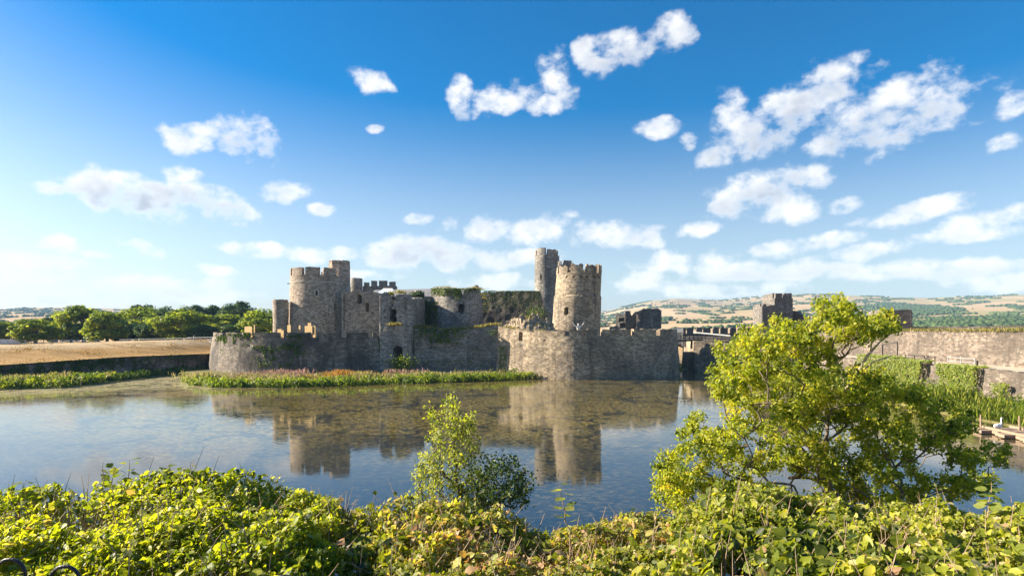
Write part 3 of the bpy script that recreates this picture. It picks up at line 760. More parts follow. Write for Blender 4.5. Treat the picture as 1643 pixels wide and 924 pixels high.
def inner_wall():
    t = thing('inner_wall', 'purple grey inner wall with two slit windows right of the big left tower', 'castle wall', (*XY(580, 125), 5))
    wall('wall_face', [XY(548, 125.5), XY(613, 124.2)], 4.8, 15, M_tower, t, 1.2, .25, .13, holes=[(574.5, 578.5, 473, 486.5, 2.0, True), (588, 591.5, 486, 499, 1.2, False), (560, 562, 503, 505, .5, False), (597, 599, 501, 503, .5, False)],
         top=prof([(545, 468), (555, 469), (563, 468), (572, 464), (580, 466), (584, 468), (600, 468), (615, 471)]), ragged=.15, seed=29.)
    m = MB(); m.bar(P(552, 530, 125), P(552, 470, 125.2), .14); m.build('drain_pipe', M_iron, t)
    m = MB()
    for k in range(4): m.bar(P(556 + k * 2.0, 459, 127), P(556 + k * 2.0, 469, 127), .10)
    m.bar(P(555, 459.5, 127), P(563, 459.5, 127), .12); m.bar(P(555, 464, 127), P(563, 464, 127), .10); m.build('scaffold_guard', M_steel, t)
inner_wall()

def far_battlements():
    t = thing('far_battlements', 'far crenellated gatehouse wall seen above the inner wall', 'castle wall', (*XY(600, 158), 5))
    pth = [XY(582, 158), XY(636, 158)]
    wall('wall_face', pth, 5, zat(459, 158), M_grey, t, 1.2, .5, .1, ragged=.1, seed=33.)
    merlons(t, pth, [(583, 592, 453), (595.5, 605, 450.5), (607.5, 621, 450.5), (624, 635, 452)], 460, 451, M_grey, .9)
    wall('corner_drum', circle(*XY(572, 156), 1.45, 30), 5, zat(447, 156), M_grey, t, .6, .5, .08, True, ragged=.15)
far_battlements()

def hall():
    t = thing('great_hall', 'long grey slate hall roof behind the ruined ivy tower', 'building', (*XY(705, 144), 5))
    x0, x1 = XY(600, 144)[0], XY(768, 144)[0]; ze, zr = zat(475, 141), zat(461.5, 146)
    m = MB(); m.box(x0, x1, 141.5, 150.5, 5, ze); m.build('hall_wall', M_grey, t)
    rf = MB()
    rf.v = [(x0 - .3, 140.9, ze - .05), (x1 + .3, 140.9, ze - .05), (x1 + .3, 146, zr), (x0 - .3, 146, zr - .55), (x0 - .3, 151, ze - .05), (x1 + .3, 151, ze - .05)]
    rf.v += [(a, b, c - .25) for a, b, c in rf.v]
    rf.f = [(0, 1, 2, 3), (3, 2, 5, 4), (6, 9, 8, 7), (9, 10, 11, 8), (0, 3, 9, 6), (3, 4, 10, 9), (1, 7, 8, 2), (2, 8, 11, 5), (0, 6, 7, 1), (4, 5, 11, 10)]
    o = rf.build('roof', M_slate, t)
    c = MB(); px = P(764, 461, 146); c.tube([px + Vector((0, 0, -1.0)), px + Vector((0, 0, .2)), px + Vector((0, 0, .55))], [.75, .62, .3], 10); c.build('chimney', M_grey, o)
    q = thing('glazed_canopy', 'small pale blue glazed canopy in front of the far battlements', 'canopy', (*XY(620, 136), 12))
    A, B, C_, D = P(604, 471, 137), P(632, 471, 135), P(630, 463, 138), P(615, 463, 140)
    g = MB(); g.v = [tuple(k) for k in (A, B, C_, D)] + [(k.x, k.y, k.z - .12) for k in (A, B, C_, D)]
    g.f = [(0, 1, 2, 3), (7, 6, 5, 4), (0, 4, 5, 1), (1, 5, 6, 2), (2, 6, 7, 3), (3, 7, 4, 0)]; g.build('glazing', M_glass, q)
    for k in (A, B, C_, D): MB().bar((k.x, k.y, 5), (k.x, k.y, k.z - .12), .15).build('canopy_post', M_iron, q)
    MB().bar(D + Vector((0, 0, .1)), C_ + Vector((0, 0, .1)), .2).build('ridge_beam', M_iron, q)
hall()

def ivy_tower():
    t = thing('ruined_tower', 'broken ivy-topped round tower with small dark window', 'tower', (*XY(732, 121), 5))
    pth = smooth_path([XY(683, 127), XY(692, 122.5), XY(712, 119.5), XY(745, 118.5), XY(766, 120.5), XY(775, 126.5)], 6)
    tp = prof([(680, 500), (686, 488), (691, 482), (696, 469), (702, 463), (715, 461), (730, 462), (738, 465), (739.5, 476), (742.5, 477), (744, 466), (750, 463), (762, 462), (770, 466), (773, 482), (776, 510)])
    wall('tower_wall', pth, 4.8, 16, M_grey, t, 1.6, .22, .2, holes=[(736, 744.5, 488, 500.5, 2.5, True)], top=tp, ragged=.18, seed=41.)
    pts = [(p[0] + .2, p[1] + .7, tp(*p)) for p in pth]
    tufts('wall_plants', pts, 900, .55, M_wgrass, t, .5, 12)
    rr = np.random.default_rng(54); C = []; N = []
    for (x0, x1, y0, y1, n) in ((692, 738, 463, 474, 500), (740, 772, 463, 470, 120), (684, 702, 484, 526, 420), (730, 740, 464, 480, 120)):
        for _ in range(n):
            x = rr.uniform(x0, x1); q = P(x, y0 + (y1 - y0) * rr.uniform() ** 1.4, float(np.interp(x, [683, 692, 712, 745, 766], [126, 122, 119.2, 118.2, 120]))); C.append((q.x, q.y - .2, q.z)); N.append((-.3 + rr.normal() * .5, -1 + rr.normal() * .5, .7))
    tag(leaves('ivy', C, N, rr.uniform(.2, .5, len(C)), rr.uniform(.2, 1, size=len(C)), M_ivy, t), 'green ivy over the broken tower top')
    t = thing('ivied_wall', 'dark ivy-covered broken wall joining gate tower and ruined tower', 'castle wall', (*XY(672, 123), 5))
    pth = [XY(654, 121.0), XY(700, 124.5)]
    tp = prof([(650, 476), (662, 469), (676, 466), (679, 470), (683, 480), (688, 485), (702, 482)])
    wall('wall_face', pth, 4.8, 14, M_ivyst, t, 1.4, .3, .3, top=tp, ragged=.3, seed=47.)
    C = []; N = []
    for _ in range(2300):
        x = rr.uniform(656, 696); y = rr.uniform(468 if x < 681 else 484, 527); Yq = 121.0 + (x - 654) / 46 * 3.5
        q = P(x, y, Yq - .35 - rr.uniform(0, .3)); C.append(q); N.append((-.3 + rr.normal() * .5, -1 + rr.normal() * .4, .6))
    tag(leaves('ivy', C, N, rr.uniform(.25, .5, len(C)), rr.uniform(0, .85, size=len(C)), M_ivy, t), 'thick dark ivy')
ivy_tower()

def inner_curtain():
    t = thing('inner_curtain', 'long dark inner wall with plant-grown top left of the leaning tower', 'castle wall', (*XY(820, 129), 5))
    pth = [XY(768, 130.5), XY(872, 127.5), XY(880, 131)]
    tp = prof([(765, 470), (800, 468.5), (830, 466.5), (860, 466.5), (866, 470), (869, 484), (876, 496), (882, 505)])
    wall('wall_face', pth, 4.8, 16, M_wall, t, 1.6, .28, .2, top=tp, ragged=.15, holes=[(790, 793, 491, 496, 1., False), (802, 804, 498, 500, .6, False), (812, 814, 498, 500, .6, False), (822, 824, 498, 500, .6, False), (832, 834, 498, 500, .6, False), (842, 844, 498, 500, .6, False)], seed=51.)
    rr = np.random.default_rng(64); C = []; N = []
    for _ in range(1100):
        x = rr.uniform(776, 868); y = 467 + 30 * rr.uniform() ** 2.2; q = P(x, y, 129.8 - (x - 768) * .028 - .25); C.append(q); N.append((-.3 + rr.normal() * .5, -1 + rr.normal() * .4, .6))
    tag(leaves('wall_plants', C, N, rr.uniform(.2, .42, len(C)), rr.uniform(0, .95, size=len(C)), M_ivy, t), 'scattered green plants near the wall top')
    q = thing('wall_shrub', 'dark green shrub at the foot of the inner wall', 'shrub', tuple(P(858, 505, 124)))
    C = np.array(P(858, 504, 124)) + rr.normal(size=(700, 3)) * np.array([1.0, .7, .75]); leaves('foliage', C, rr.normal(size=(700, 3)) + [0, -.4, .6], .3, rr.uniform(0, 1, 700), M_ivy, q)
    MB().tube([P(858, 535, 124), P(858, 505, 124)], [.12, .05]).build('stem', M_bark, q)
inner_curtain()

# ---- tall far tower, leaning tower --------------------------------------------------------------
round_tower('tall_tower', 'tall slim grey round tower standing behind the leaning tower', 876.5, 18.5, 143, 4.5, 410.5, 402.5, M_grey, 6, .14, R(-92), ragged=.12, holes=[(867, 868.5, 440, 450, .8, False)], seed=57., heights=[1.0, .9, 1, .8, 1, 1.25])
def tall_turret():
    t = thing('stair_turret', 'grey battlemented stair turret directly behind the tall slim tower', 'tower', (*XY(902, 149), 5))
    c = circle(*XY(903, 150), 2.15, 40); wall('turret_drum', c, 5, zat(426, 150), M_grey, t, .7, .4, .07, True, ragged=.08, seed=61.)
    front = circle(*XY(903, 150), 2.15, 20, R(182), R(358))
    merlons(t, front, [(889, 900.5, 419), (903.5, 917.5, 418)], 428, 418, M_grey, .6)
    wall('rear_merlon', [XY(889, 151.5), XY(897.5, 151.5)], zat(428, 151.5), zat(410.5, 151.5), M_grey, t, .8, .4, .05, ragged=.05)
tall_turret()
def leaning():
    rowh = [(a, a + 2.2, 442 + dy, 444.2 + dy, .7, False) for a, dy in ((900.5, .6), (912.5, 1), (924.5, 1.0), (936.5, 1), (948, .7), (957, .4))]
    round_tower('leaning_tower', 'leaning round tower with broken battlements, lit on its left side', 922.5, 39, 117, 4.5, 440, 428, M_lean, 9, .22, R(-82), batter=0.0, lean=.75, taper=.95, step=(476, .965), ragged=.22,
                holes=[(901.5, 908, 492.5, 505.5, 1.8, True)] + rowh, seed=67., res=.22, heights=[1., .95, 1.1, .8, 1, 1, .9, .85, .95])
M_lean = stone('stone_leaning', (.36, .295, .215), (.10, .088, .08), .55, .04, .95, .65)
leaning()

def rubble():
    t = thing('rubble_heap', 'overgrown heap of fallen masonry on the bastion top left of the leaning tower', 'rubble', (*XY(845, 112), 6))
    tp = [(800, 531), (806, 522), (816, 512.5), (830, 507.5), (846, 505.5), (862, 507), (872, 512), (880, 514), (890, 524), (894, 532)]
    v = []; nx, ny = 70, 16
    for i in range(nx):
        px = 800 + 94 * i / (nx - 1)
        for j in range(ny):
            Yy = float(np.interp(px, [800, 812, 832, 850], [113.6, 112.0, 109.4, 108.8])) + 7.5 * j / (ny - 1); h = max(0, float(np.interp(px, *zip(*tp))) * -1 + 532) / F * 112
            s = math.sin(math.pi * min(1, max(0, (j + .3) / (ny - .5)))) ** .7
            x, y = XY(px, Yy); n = fbm(Vector((x * .7, y * .7, 0)), 5) + .5 * noise.cell(Vector((x * 1.3, y * 1.3, 2)))
            v.append((x, y, 6.4 + (h + 1.0) * s * (1 + .16 * n) + .25 * n * s))
    f = [(i * ny + j, (i + 1) * ny + j, (i + 1) * ny + j + 1, i * ny + j + 1) for i in range(nx - 1) for j in range(ny - 1)]
    link('heap', mesh('heap', v, f), M_lit, t)
    rr = random.Random(5)
    for k in range(60):
        q = random.choice(v); s = rr.uniform(.18, .5)
        m = MB(); m.box(-s, s, -s * .7, s * .7, -s * .5, s * .5)
        m.v = [(a * rr.uniform(.7, 1.1), b * rr.uniform(.7, 1.1), c * rr.uniform(.7, 1.1)) for a, b, c in m.v]
        rot = Matrix.Rotation(rr.uniform(0, 6), 3, Vector((rr.random(), rr.random(), rr.random())))
        m.v = [tuple(rot @ Vector(p) + Vector(q)) for p in m.v]; m.build('stone', M_lit, t)
    tufts('wall_plants', [p for p in v if p[2] > 7.4 and p[1] < 114], 700, .45, M_wgrass, t, .4, 13)
rubble()

def ruin_block():
    t = thing('ruined_block', 'dark cracked ruined block of masonry right of the leaning tower', 'castle wall', (*XY(1024, 150), 5))
    wall('wall_face', [XY(1003, 153), XY(1027, 153)], 4.8, 13, M_dark, t, 1.2, .3, .12, top=prof([(1000, 499.5), (1012.6, 499.5), (1013, 506.5), (1016.8, 506.5), (1017.3, 500), (1030, 500)]), ragged=.08, seed=71.)
    wall('broken_block', [XY(1022.5, 158), XY(1023, 149.5), XY(1059.5, 149), XY(1061.5, 156)], 4.8, 14, M_dark, t, 1.2, .3, .14, top=prof([(1018, 500), (1023, 503), (1026, 499), (1033, 495), (1057, 495), (1060, 498), (1066, 499)]), ragged=.1, seed=73.,
         xf=lambda v: (v[0] + (.35 * math.sin(v[2] * 1.9) + .25 * math.sin(v[2] * 5.)) * (1 if v[0] < 31.6 else 0), v[1], v[2]))
    wall('side_fragment', [XY(988, 153.5), XY(1003.5, 152.6)], 4.8, 13, M_grey, t, 1.2, .25, .35, top=prof([(985, 504), (1001, 502.5), (1006, 503)]), holes=[(993, 1001, 510, 516, 1.2, False), (995, 1002, 519, 527, 1.2, False)], ragged=.15, seed=79.)
    wall('low_stub', [XY(978, 151), XY(994, 151)], 4.8, 9, M_grey, t, 1., .3, .2, top=prof([(975, 527), (981, 523.5), (990, 522), (996, 527)]), ragged=.2)
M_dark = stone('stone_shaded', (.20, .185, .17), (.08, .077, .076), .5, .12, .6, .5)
ruin_block()

# ---- carved figure holding its arms up against the leaning tower ---------------------------------
def statue():
    t = thing('statue', 'pale carved figure with both arms raised beside the leaning tower', 'statue', (*XY(928, 105.6), 6.0))
    base = Vector((*XY(928, 105.6), 6.45)); k = 1.42
    J = {'pelvis': (0, 0, 1.0), 'waist': (0, 0, 1.2), 'chest': (0, .02, 1.42), 'neck': (0, 0, 1.62), 'head0': (0, -.02, 1.70), 'head': (0, -.03, 1.82), 'crown': (0, -.02, 1.93),
         'hl': (-.12, 0, .98), 'kl': (-.14, -.03, .52), 'al': (-.15, 0, .1), 'fl': (-.16, -.14, .04), 'hr': (.12, 0, .98), 'kr': (.14, -.03, .52), 'ar': (.15, 0, .1), 'fr': (.16, -.14, .04),
         'sl': (-.20, 0, 1.54), 'el': (-.42, -.03, 1.66), 'wl': (-.60, -.02, 1.88), 'pl': (-.66, -.02, 1.97), 'sr': (.20, 0, 1.54), 'er': (.42, -.03, 1.66), 'wr': (.58, -.02, 1.88), 'pr': (.64, -.02, 1.97)}
    E = ['pelvis waist', 'waist chest', 'chest neck', 'neck head0', 'head0 head', 'head crown', 'pelvis hl', 'hl kl', 'kl al', 'al fl', 'pelvis hr', 'hr kr', 'kr ar', 'ar fr', 'chest sl', 'sl el', 'el wl', 'wl pl', 'chest sr', 'sr er', 'er wr', 'wr pr']
    rad = dict(pelvis=.15, waist=.14, chest=.17, neck=.065, head0=.085, head=.115, crown=.08, hl=.11, hr=.11, kl=.075, kr=.075, al=.05, ar=.05, fl=.04, fr=.04, sl=.085, sr=.085, el=.06, er=.06, wl=.042, wr=.042, pl=.035, pr=.035)
    for s in ('l', 'r'):
        x0, y0, z0 = J['p' + s]; sg = -1 if s == 'l' else 1
        for i, (dx, dz, ln) in enumerate(((-.035, .10, .8), (-.012, .12, .95), (.012, .125, 1.), (.034, .11, .9), (-.075, .05, .8))):
            nm = f'f{s}{i}'; J[nm] = (x0 + sg * dx + sg * .02, y0, z0 + dz * ln); E.append(f'p{s} {nm}'); rad[nm] = .014
    nm = list(J); me = mesh('statue_body', [tuple(base + Vector(J[q]) * k) for q in nm], []); me = bpy.data.meshes.new('body')
    me.from_pydata([tuple(base + Vector(J[q]) * k) for q in nm], [tuple(nm.index(a) for a in e.split()) for e in E], [])
    o = link('figure', me, M_pale, t)
    md = o.modifiers.new('skin', 'SKIN'); sv = me.skin_vertices[0].data
    for i, q in enumerate(nm): sv[i].radius = (rad[q] * k, rad[q] * k)
    sv[0].use_root = True
    o.modifiers.new('sub', 'SUBSURF').levels = 2; o.modifiers['sub'].render_levels = 2
    b = MB(); b.box(base.x - .6, base.x + .6, base.y - .5, base.y + .5, 5.5, 6.5); b.build('plinth', M_surround, t)
statue()

# ---- timber hoardings in the wall gaps -------------------------------------------------------------
def hoarding(label, pieces, Y, x):
    t = thing('timber_hoarding', label, 'hoarding', (*XY(x, Y), 6), 'timber hoardings on the left outer wall')
    for (x0, x1, y0, y1, dy) in pieces:
        n = max(1, round((x1 - x0) / 4)); w = (x1 - x0) / n
        for k in range(n):
            a = P(x0 + k * w + .06, y1, Y + dy); b = P(x0 + (k + 1) * w - .06, y0, Y + dy)
            bw = b.x - a.x; m = MB(); m.box(a.x, b.x, a.y, a.y + .12 + .05 * (k % 2), a.z, b.z + .03 * (k % 3)); xs0 = P(x0, y1, Y + dy).x; m.v = [(vx, vy - (vx - xs0) * .75 + .6, vz) for vx, vy, vz in m.v]; m.build('board', M_wood, t)
hoarding('new yellow timber hoarding box furthest left on the outer wall', [(390, 407.5, 524, 536, 0), (400.2, 403.8, 524, 545, -.9), (405, 407.5, 521, 536, .3)], 111.3, 400)
hoarding('narrow timber post hoarding in the wall gap below the slim turret', [(448.6, 454.8, 530, 544.5, -1.0), (443, 452, 528, 534, .6)], 110.9, 452)
hoarding('square timber board standing against the foot of the big left tower', [(459, 466.5, 521.5, 533, 0)], 112.5, 463)
hoarding('widest timber hoarding, beside the gap right of the big tower foot', [(487, 503, 523, 535, .2), (500.3, 505.6, 523, 544.5, -.9), (477.5, 481, 522, 534, .6), (492, 499, 518, 523, .5)], 111.3, 495)

# ================================================================== LEFT BANK
t_ = thing('retaining_wall', 'dark mossy retaining wall below the dry grass bank at left', 'wall', (-70, 100, 0))
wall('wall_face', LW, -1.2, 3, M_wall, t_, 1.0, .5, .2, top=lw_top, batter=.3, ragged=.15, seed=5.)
def lw_ivy():
    rr = np.random.default_rng(3); pp = resample(LW, .3); C = []; N = []
    for (x0, x1, n) in ((-40, 215, 4600), (215, 338, 900)):
        for _ in range(n):
            x = rr.uniform(x0, x1); q = min(pp, key=lambda p: abs(CX + p.x / p.y * F - x)); d = Vector((-q.x, -q.y, 0)).normalized()
            z = lw_top(q.x, q.y) * (rr.uniform() ** (.8 if x < 220 else 2.2))
            if noise.noise(Vector((x * .07, z * .5, 2.))) < -.05: continue
            C.append((q.x + d.x * .5, q.y + d.y * .5, z + .1)); N.append((d.x + rr.normal() * .5, d.y + rr.normal() * .5, .6))
    tag(leaves('ivy', C, N, rr.uniform(.2, .5, len(C)), rr.uniform(0, .6, len(C)), M_ivy, t_), 'dark green ivy on the retaining wall')
lw_ivy()
def bank_tufts():
    rr = np.random.default_rng(88); pp = resample(LW, 1.0); pts = []
    for _ in range(2600):
        q = pp[rr.integers(10, len(pp) - 12)]; k = rr.uniform(.6, 20) ; w = lw_top(q.x, q.y); px = CX + q.x / q.y * F
        crest = float(np.interp(px, [-300, 0, 120, 240, 300, 340], [5.2, 5.25, 5.3, 5.5, 5.75, 5.8])); run = float(np.interp(px, [0, 200, 300], [26, 22, 15]))
        x, y = q.x - .45 * k, q.y + .88 * k
        if fbm(Vector((x * .09, y * .16, 5.)), 3) < .02: continue
        pts.append((x, y, w + .05 + (crest - w) * float(sstep(0, run, np.array(k)))))
    o = tufts('dry_tussocks', pts, 2300, .4, M_tuss, None, .6, 31, asp=.3); tag(o, 'brown dry grass tussocks on the left bank slope', 'grass')
M_tuss = leafm('dry_tussock', [(0, (.16, .10, .03)), (.5, (.30, .19, .07)), (1, (.42, .28, .12))], .3, tint=(1.2, 1.1, .7), gloss=.05)
bank_tufts()

def fence(name, label, pts, h, gap, mat, mid=True, w=.07, rails=2):
    a = [Vector(p) for p in pts]; t = thing(name, label, 'fence', a[0])
    acc = []
    for p, q in zip(a, a[1:]):
        n = max(1, round((q - p).length / gap)); acc += [p.lerp(q, i / n) for i in range(n)]
    acc.append(a[-1])
    for p in acc: MB().bar(p - Vector((0, 0, .2)), p + Vector((0, 0, h)), w).build('post', mat, t)
    for p, q in zip(acc, acc[1:]):
        for k in range(rails): MB().bar(p + Vector((0, 0, h - .03 - k * h * .45)), q + Vector((0, 0, h - .03 - k * h * .45)), w * .9).build('rail', mat, t)
    return t
fence('railing', 'pale metal railing along the crest of the grass bank by the footbridge', [P(192, 550.5, 152), P(240, 549.6, 147), P(305, 548.4, 141)], .9, 1.35, M_steel, w=.09)
fence('railing', 'pale post and rail fence across the far left of the dry grass', [P(-60, 556, 120), P(0, 554.5, 128), P(40, 554.5, 134), P(80, 556, 140), P(98, 557, 140)], 1.1, 2.0, M_steel, w=.06)
fence('railing', 'low white barrier fence below the trees at left', [P(50, 551, 168), P(100, 551, 168), P(160, 551.3, 165)], 1.0, 1.8, M_vanwhite, w=.12)
def barrier_sheets():
    t = thing('sheeted_barrier', 'long white sheeted barrier at the far left edge of the grass', 'barrier', tuple(P(10, 552, 160)))
    for k in range(7):
        a = P(-30 + k * 10.5, 552.5, 160 + k * .6); b = P(-20 + k * 10.5, 552.5, 160.6 + k * .6)
        m = MB(); m.bar(a + Vector((0, 0, .75)), b + Vector((0, 0, .75)), .12, 1.2); m.build('panel', M_vanwhite, t)
        m = MB(); m.bar(a + Vector((0, 0, -.1)), a + Vector((0, 0, 1.5)), .1); m.build('post', M_steel, t)
barrier_sheets()

def footbridge():
    t = thing('footbridge', 'small steel footbridge with railings between grass bank and left outer wall', 'bridge', tuple(P(322, 551, 138)))
    a, b = P(303, 549.2, 141), P(350, 548.2, 136)
    MB().bar(a, b, 1.6, .28).build('deck', M_steel, t)
    n = 6
    for s in (-.75, .75):
        for i in range(n + 1):
            p = a.lerp(b, i / n) + Vector((0, s, 0)); MB().bar(p, p + Vector((0, 0, 1.05)), .11).build('post', M_steel, t)
        for z in (1.05, .55): MB().bar(a + Vector((0, s, z)), b + Vector((0, s, z)), .09).build('handrail', M_steel, t)
    MB().bar(P(331, 551, 138), P(335, 568, 136.5), .35, .5).build('pier', M_surround, t)
    MB().tube([P(311, 548, 139.5), P(311, 538, 139.5)], .08).build('lamp_post', M_steel, t)
footbridge()

# ---- trees beyond the bank ----------------------------------------------------------------------
def tree_mesh(seed, n_leaf, W=11., H=12., clumps=46):
    rr = np.random.default_rng(seed); C = []; N = []; Rn = []
    cl = []
    while len(cl) < clumps:
        p = rr.normal(size=3); p /= np.linalg.norm(p); p *= rr.uniform(.45, 1.0) ** .6
        if p[2] < -.95: continue
        cl.append(p)
    cl = np.array(cl)
    per = n_leaf // clumps
    for p in cl:
        c = np.array([p[0] * W * .40, p[1] * W * .40, H * .47 + p[2] * H * .42]); rad = rr.uniform(1.0, 2.0) * W / 11
        d = norm(rr.normal(size=(per, 3))); rrad = rad * rr.uniform(.55, 1.06, per)[:, None]
        q = c + d * rrad * np.array([1.05, 1.05, .85])
        C.append(q); N.append(d + rr.normal(size=(per, 3)) * .45 + [0, 0, .4]); Rn.append(np.clip(rr.normal(.5, .2, per) + rr.normal() * .12, 0, 1))
    C = np.concatenate(C); N = np.concatenate(N); Rn = np.concatenate(Rn); C[:, 2] = np.maximum(C[:, 2], .5)
    v, f, r = leaf_arrays(C, N, rr.uniform(.42, .85, len(C)), Rn, asp=.75, fold=.4)
    crown = tri_mesh('crown', v, f, r)
    mb = MB(); mb.tube([(0, 0, -.5), (.1, 0, H * .2), (0, .1, H * .45), (.1, 0, H * .7)], [.45, .34, .24, .1], 8)
    for k in range(7):
        c = cl[k]; a = H * (.2 + .05 * k); mb.tube([(0, 0, a), (c[0] * W * .2, c[1] * W * .2, a + H * .12), (c[0] * W * .36, c[1] * W * .36, H * .54 + c[2] * H * .25)], [.2, .13, .05], 6)
    return crown, mesh('trunk', mb.v, mb.f)
M_tree = leafm('broadleaf', [(0, (.05, .10, .02)), (.45, (.19, .25, .04)), (.8, (.33, .38, .06)), (1, (.44, .44, .08))], .48, gloss=.1, tint=(1.7, 1.7, .6))
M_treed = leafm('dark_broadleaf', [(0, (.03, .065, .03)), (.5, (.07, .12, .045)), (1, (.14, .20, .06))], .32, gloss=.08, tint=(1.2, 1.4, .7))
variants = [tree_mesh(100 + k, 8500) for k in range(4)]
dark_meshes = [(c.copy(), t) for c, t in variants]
TREES = [  # centre px, top px, width px, distance, dark?, label
    (14, 514, 60, 203, 0, 'green tree cut by the left edge of the picture'),
    (57, 508, 72, 168, 0, 'rounded olive green tree second from the left edge'),
    (84, 513, 34, 176, 0, 'small brownish tree just right of the rounded olive tree'),
    (90, 503, 56, 215, 1, 'dark tree behind the small brownish tree'),
    (135, 488, 84, 192, 0, 'tall bright tree starting the main row left of the castle'),
    (172, 495, 66, 169, 0, 'lower front tree overlapping the tall bright tree'),
    (218, 489, 86, 205, 0, 'broad tree in the middle of the row left of the castle'),
    (246, 512, 50, 178, 1, 'low dark tree filling the gap mid row'),
    (290, 493, 84, 178, 0, 'full round tree right of mid row with a sunlit left side'),
    (357, 500, 84, 200, 0, 'low spreading tree before the far dark crowns'),
    (415, 492, 74, 176, 0, 'tree nearest the slim castle turret'),
    (388, 518, 66, 176, 1, 'low dark tree in front of the tree nearest the turret'),
    (325, 520, 50, 176, 1, 'low dark bush-like tree between the two right-hand trees'),
    (114, 516, 52, 188, 1, 'low dark tree filling the gap left of the tall bright tree'),
    (194, 510, 56, 188, 1, 'low dark tree behind the lower front tree'),
    (262, 506, 60, 196, 0, 'mid green tree between the broad tree and the full round tree'),
    (322, 502, 60, 204, 0, 'mid green tree just right of the full round tree'),
    (232, 484, 60, 245, 1, 'dark far crown above the middle of the row'),
    (262, 488, 50, 250, 1, 'dark far crown right of the middle of the row'),
    (318, 486, 62, 250, 1, 'dark far crown behind the full round tree'),
    (380, 481, 66, 248, 1, 'highest dark far crown near the castle'),
    (345, 485, 50, 255, 1, 'dark far crown between its two dark neighbours'),
    (-45, 505, 100, 190, 0, 'large green tree just outside the left edge')]
def plant_trees():
    rr = random.Random(9)
    for k, (px, top, w, Y, dk, lab) in enumerate(TREES):
        x, y = XY(px, Y); z0 = 4.4 if Y < 200 else 4.0; H = zat(top, Y) - z0; W = w / F * Y
        t = thing('broadleaf_tree', lab, 'tree', (x, y, z0), 'trees beyond the grass bank')
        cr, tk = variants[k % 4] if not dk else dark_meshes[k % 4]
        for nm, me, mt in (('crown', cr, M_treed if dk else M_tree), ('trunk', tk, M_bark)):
            o = bpy.data.objects.new(nm, me); COL.objects.link(o)
            if not me.materials: me.materials.append(mt)
            o.parent = t; o.scale = (W / 10.2, W / 10.2, H / 12.0); o.rotation_euler = (0, 0, rr.uniform(0, 6.28))
plant_trees()

# ================================================================== RIGHT: BRIDGE, DAM
def causeway():
    t = thing('stone_causeway', 'stone causeway pier beside the water channel right of the bastion', 'causeway', (*XY(1130, 124), 0))
    a = [XY(1096.5, 137), XY(1113.5, 124), XY(1230, 118), XY(1330, 114)]
    wall('pier_wall', a, -1.3, 6.0, M_bast, t, 9., .35, .12, batter=.5, ragged=.06, top=prof([(1090, 548), (1113, 546.5), (1140, 548.5), (1175, 550), (1400, 552)]), seed=83.)
    b = thing('timber_bridge', 'dark timber footbridge joining the bastion to the stone causeway', 'bridge', (*XY(1098, 127), 6))
    p, q = P(1084, 546.5, 127), P(1124, 545.5, 126.5)
    MB().bar(p, q, 2.0, .35).build('deck', M_iron, b)
    for k in range(7):
        c = p.lerp(q, k / 6); MB().bar(c + Vector((0, -1., -.2)), c + Vector((0, -1., 1.0)), .14).build('post', M_iron, b)
    for z in (.5, 1.0): MB().bar(p + Vector((0, -1, z)), q + Vector((0, -1, z)), .10).build('handrail', M_iron, b)
    c = thing('gate_parapet', 'low dark crenellated parapet behind the timber footbridge', 'castle wall', (*XY(1140, 141), 5))
    pth = [XY(1095, 141), XY(1215, 139)]
    wall('wall_face', pth, 4.5, zat(535, 141), M_dark, c, 1., .4, .1, ragged=.05, seed=87.)
    merlons(c, pth, [(1095.5, 1100.5), (1102, 1113.5), (1117, 1127.5), (1129, 1140.5), (1144.5, 1154.5), (1156, 1168), (1172, 1182), (1184, 1196), (1199, 1212)], 535.5, 525.5, M_dark, .8)
    wall('passage_wall', [XY(1096, 133), XY(1200, 129)], 4.5, zat(539, 131), M_dark, c, 1., .4, .1, seed=89.)
    MB().bar(P(1113, 533, 126), P(1172, 538.5, 120), .32, .22).build('sloping_rail', M_steel, c)
    d = thing('hut', 'low grey hut roof glimpsed beyond the bastion end', 'building', (*XY(1092, 190), 4))
    x, y = XY(1090, 190); MB().box(x - 1.5, x + 1.5, y, y + 5, 3.8, 7.4).build('hut_wall', M_surround, d)
    m = MB(); m.v = [(x - 1.8, y - .3, 7.4), (x + 1.8, y - .3, 7.4), (x + 1.8, y + 5.3, 7.4), (x - 1.8, y + 5.3, 7.4), (x - 1.8, y + 2.5, 8.6), (x + 1.8, y + 2.5, 8.6)]
    m.f = [(0, 1, 5, 4), (3, 4, 5, 2), (0, 4, 3), (1, 2, 5), (3, 2, 1, 0)]; m.build('roof', M_slate, d)
causeway()
fence('railing', 'dark handrail on the causeway top half hidden by the big tree', [P(1120, 547, 124.5), P(1170, 549, 122)], 1.1, 1.6, M_iron, w=.1)

def box_tower(name, label, px0, px1, Y, ytop, mers, mat, depth=6., ylow=None, seed=0.):
    (x0, _), (x1, _) = XY(px0, Y), XY(px1, Y); t = thing(name, label, 'tower', ((x0 + x1) / 2, Y, 5))
    yl = ylow or ytop + 6
    pth = [(x0, Y + depth), (x0, Y), (x1, Y), (x1, Y + depth)]
    wall('tower_wall', pth, 4.5, zat(yl, Y), mat, t, 1., .35, .1, ragged=.12, seed=seed)
    wall('rear_wall', [(x1 - .05, Y + depth - .2), (x0 + .05, Y + depth - .2)], 4.5, zat(yl, Y), mat, t, .8, .6, .05)
    merlons(t, [(x0 + .05, Y), (x1 - .05, Y)], mers, yl + .4, ytop, mat, .9, seed=seed)
    wall('merlon', [(x0, Y + depth * .8), (x0, Y + 1.1)], zat(yl, Y) - .2, zat(ytop, Y), mat, t, .8, .35, .06, ragged=.1)
    return t
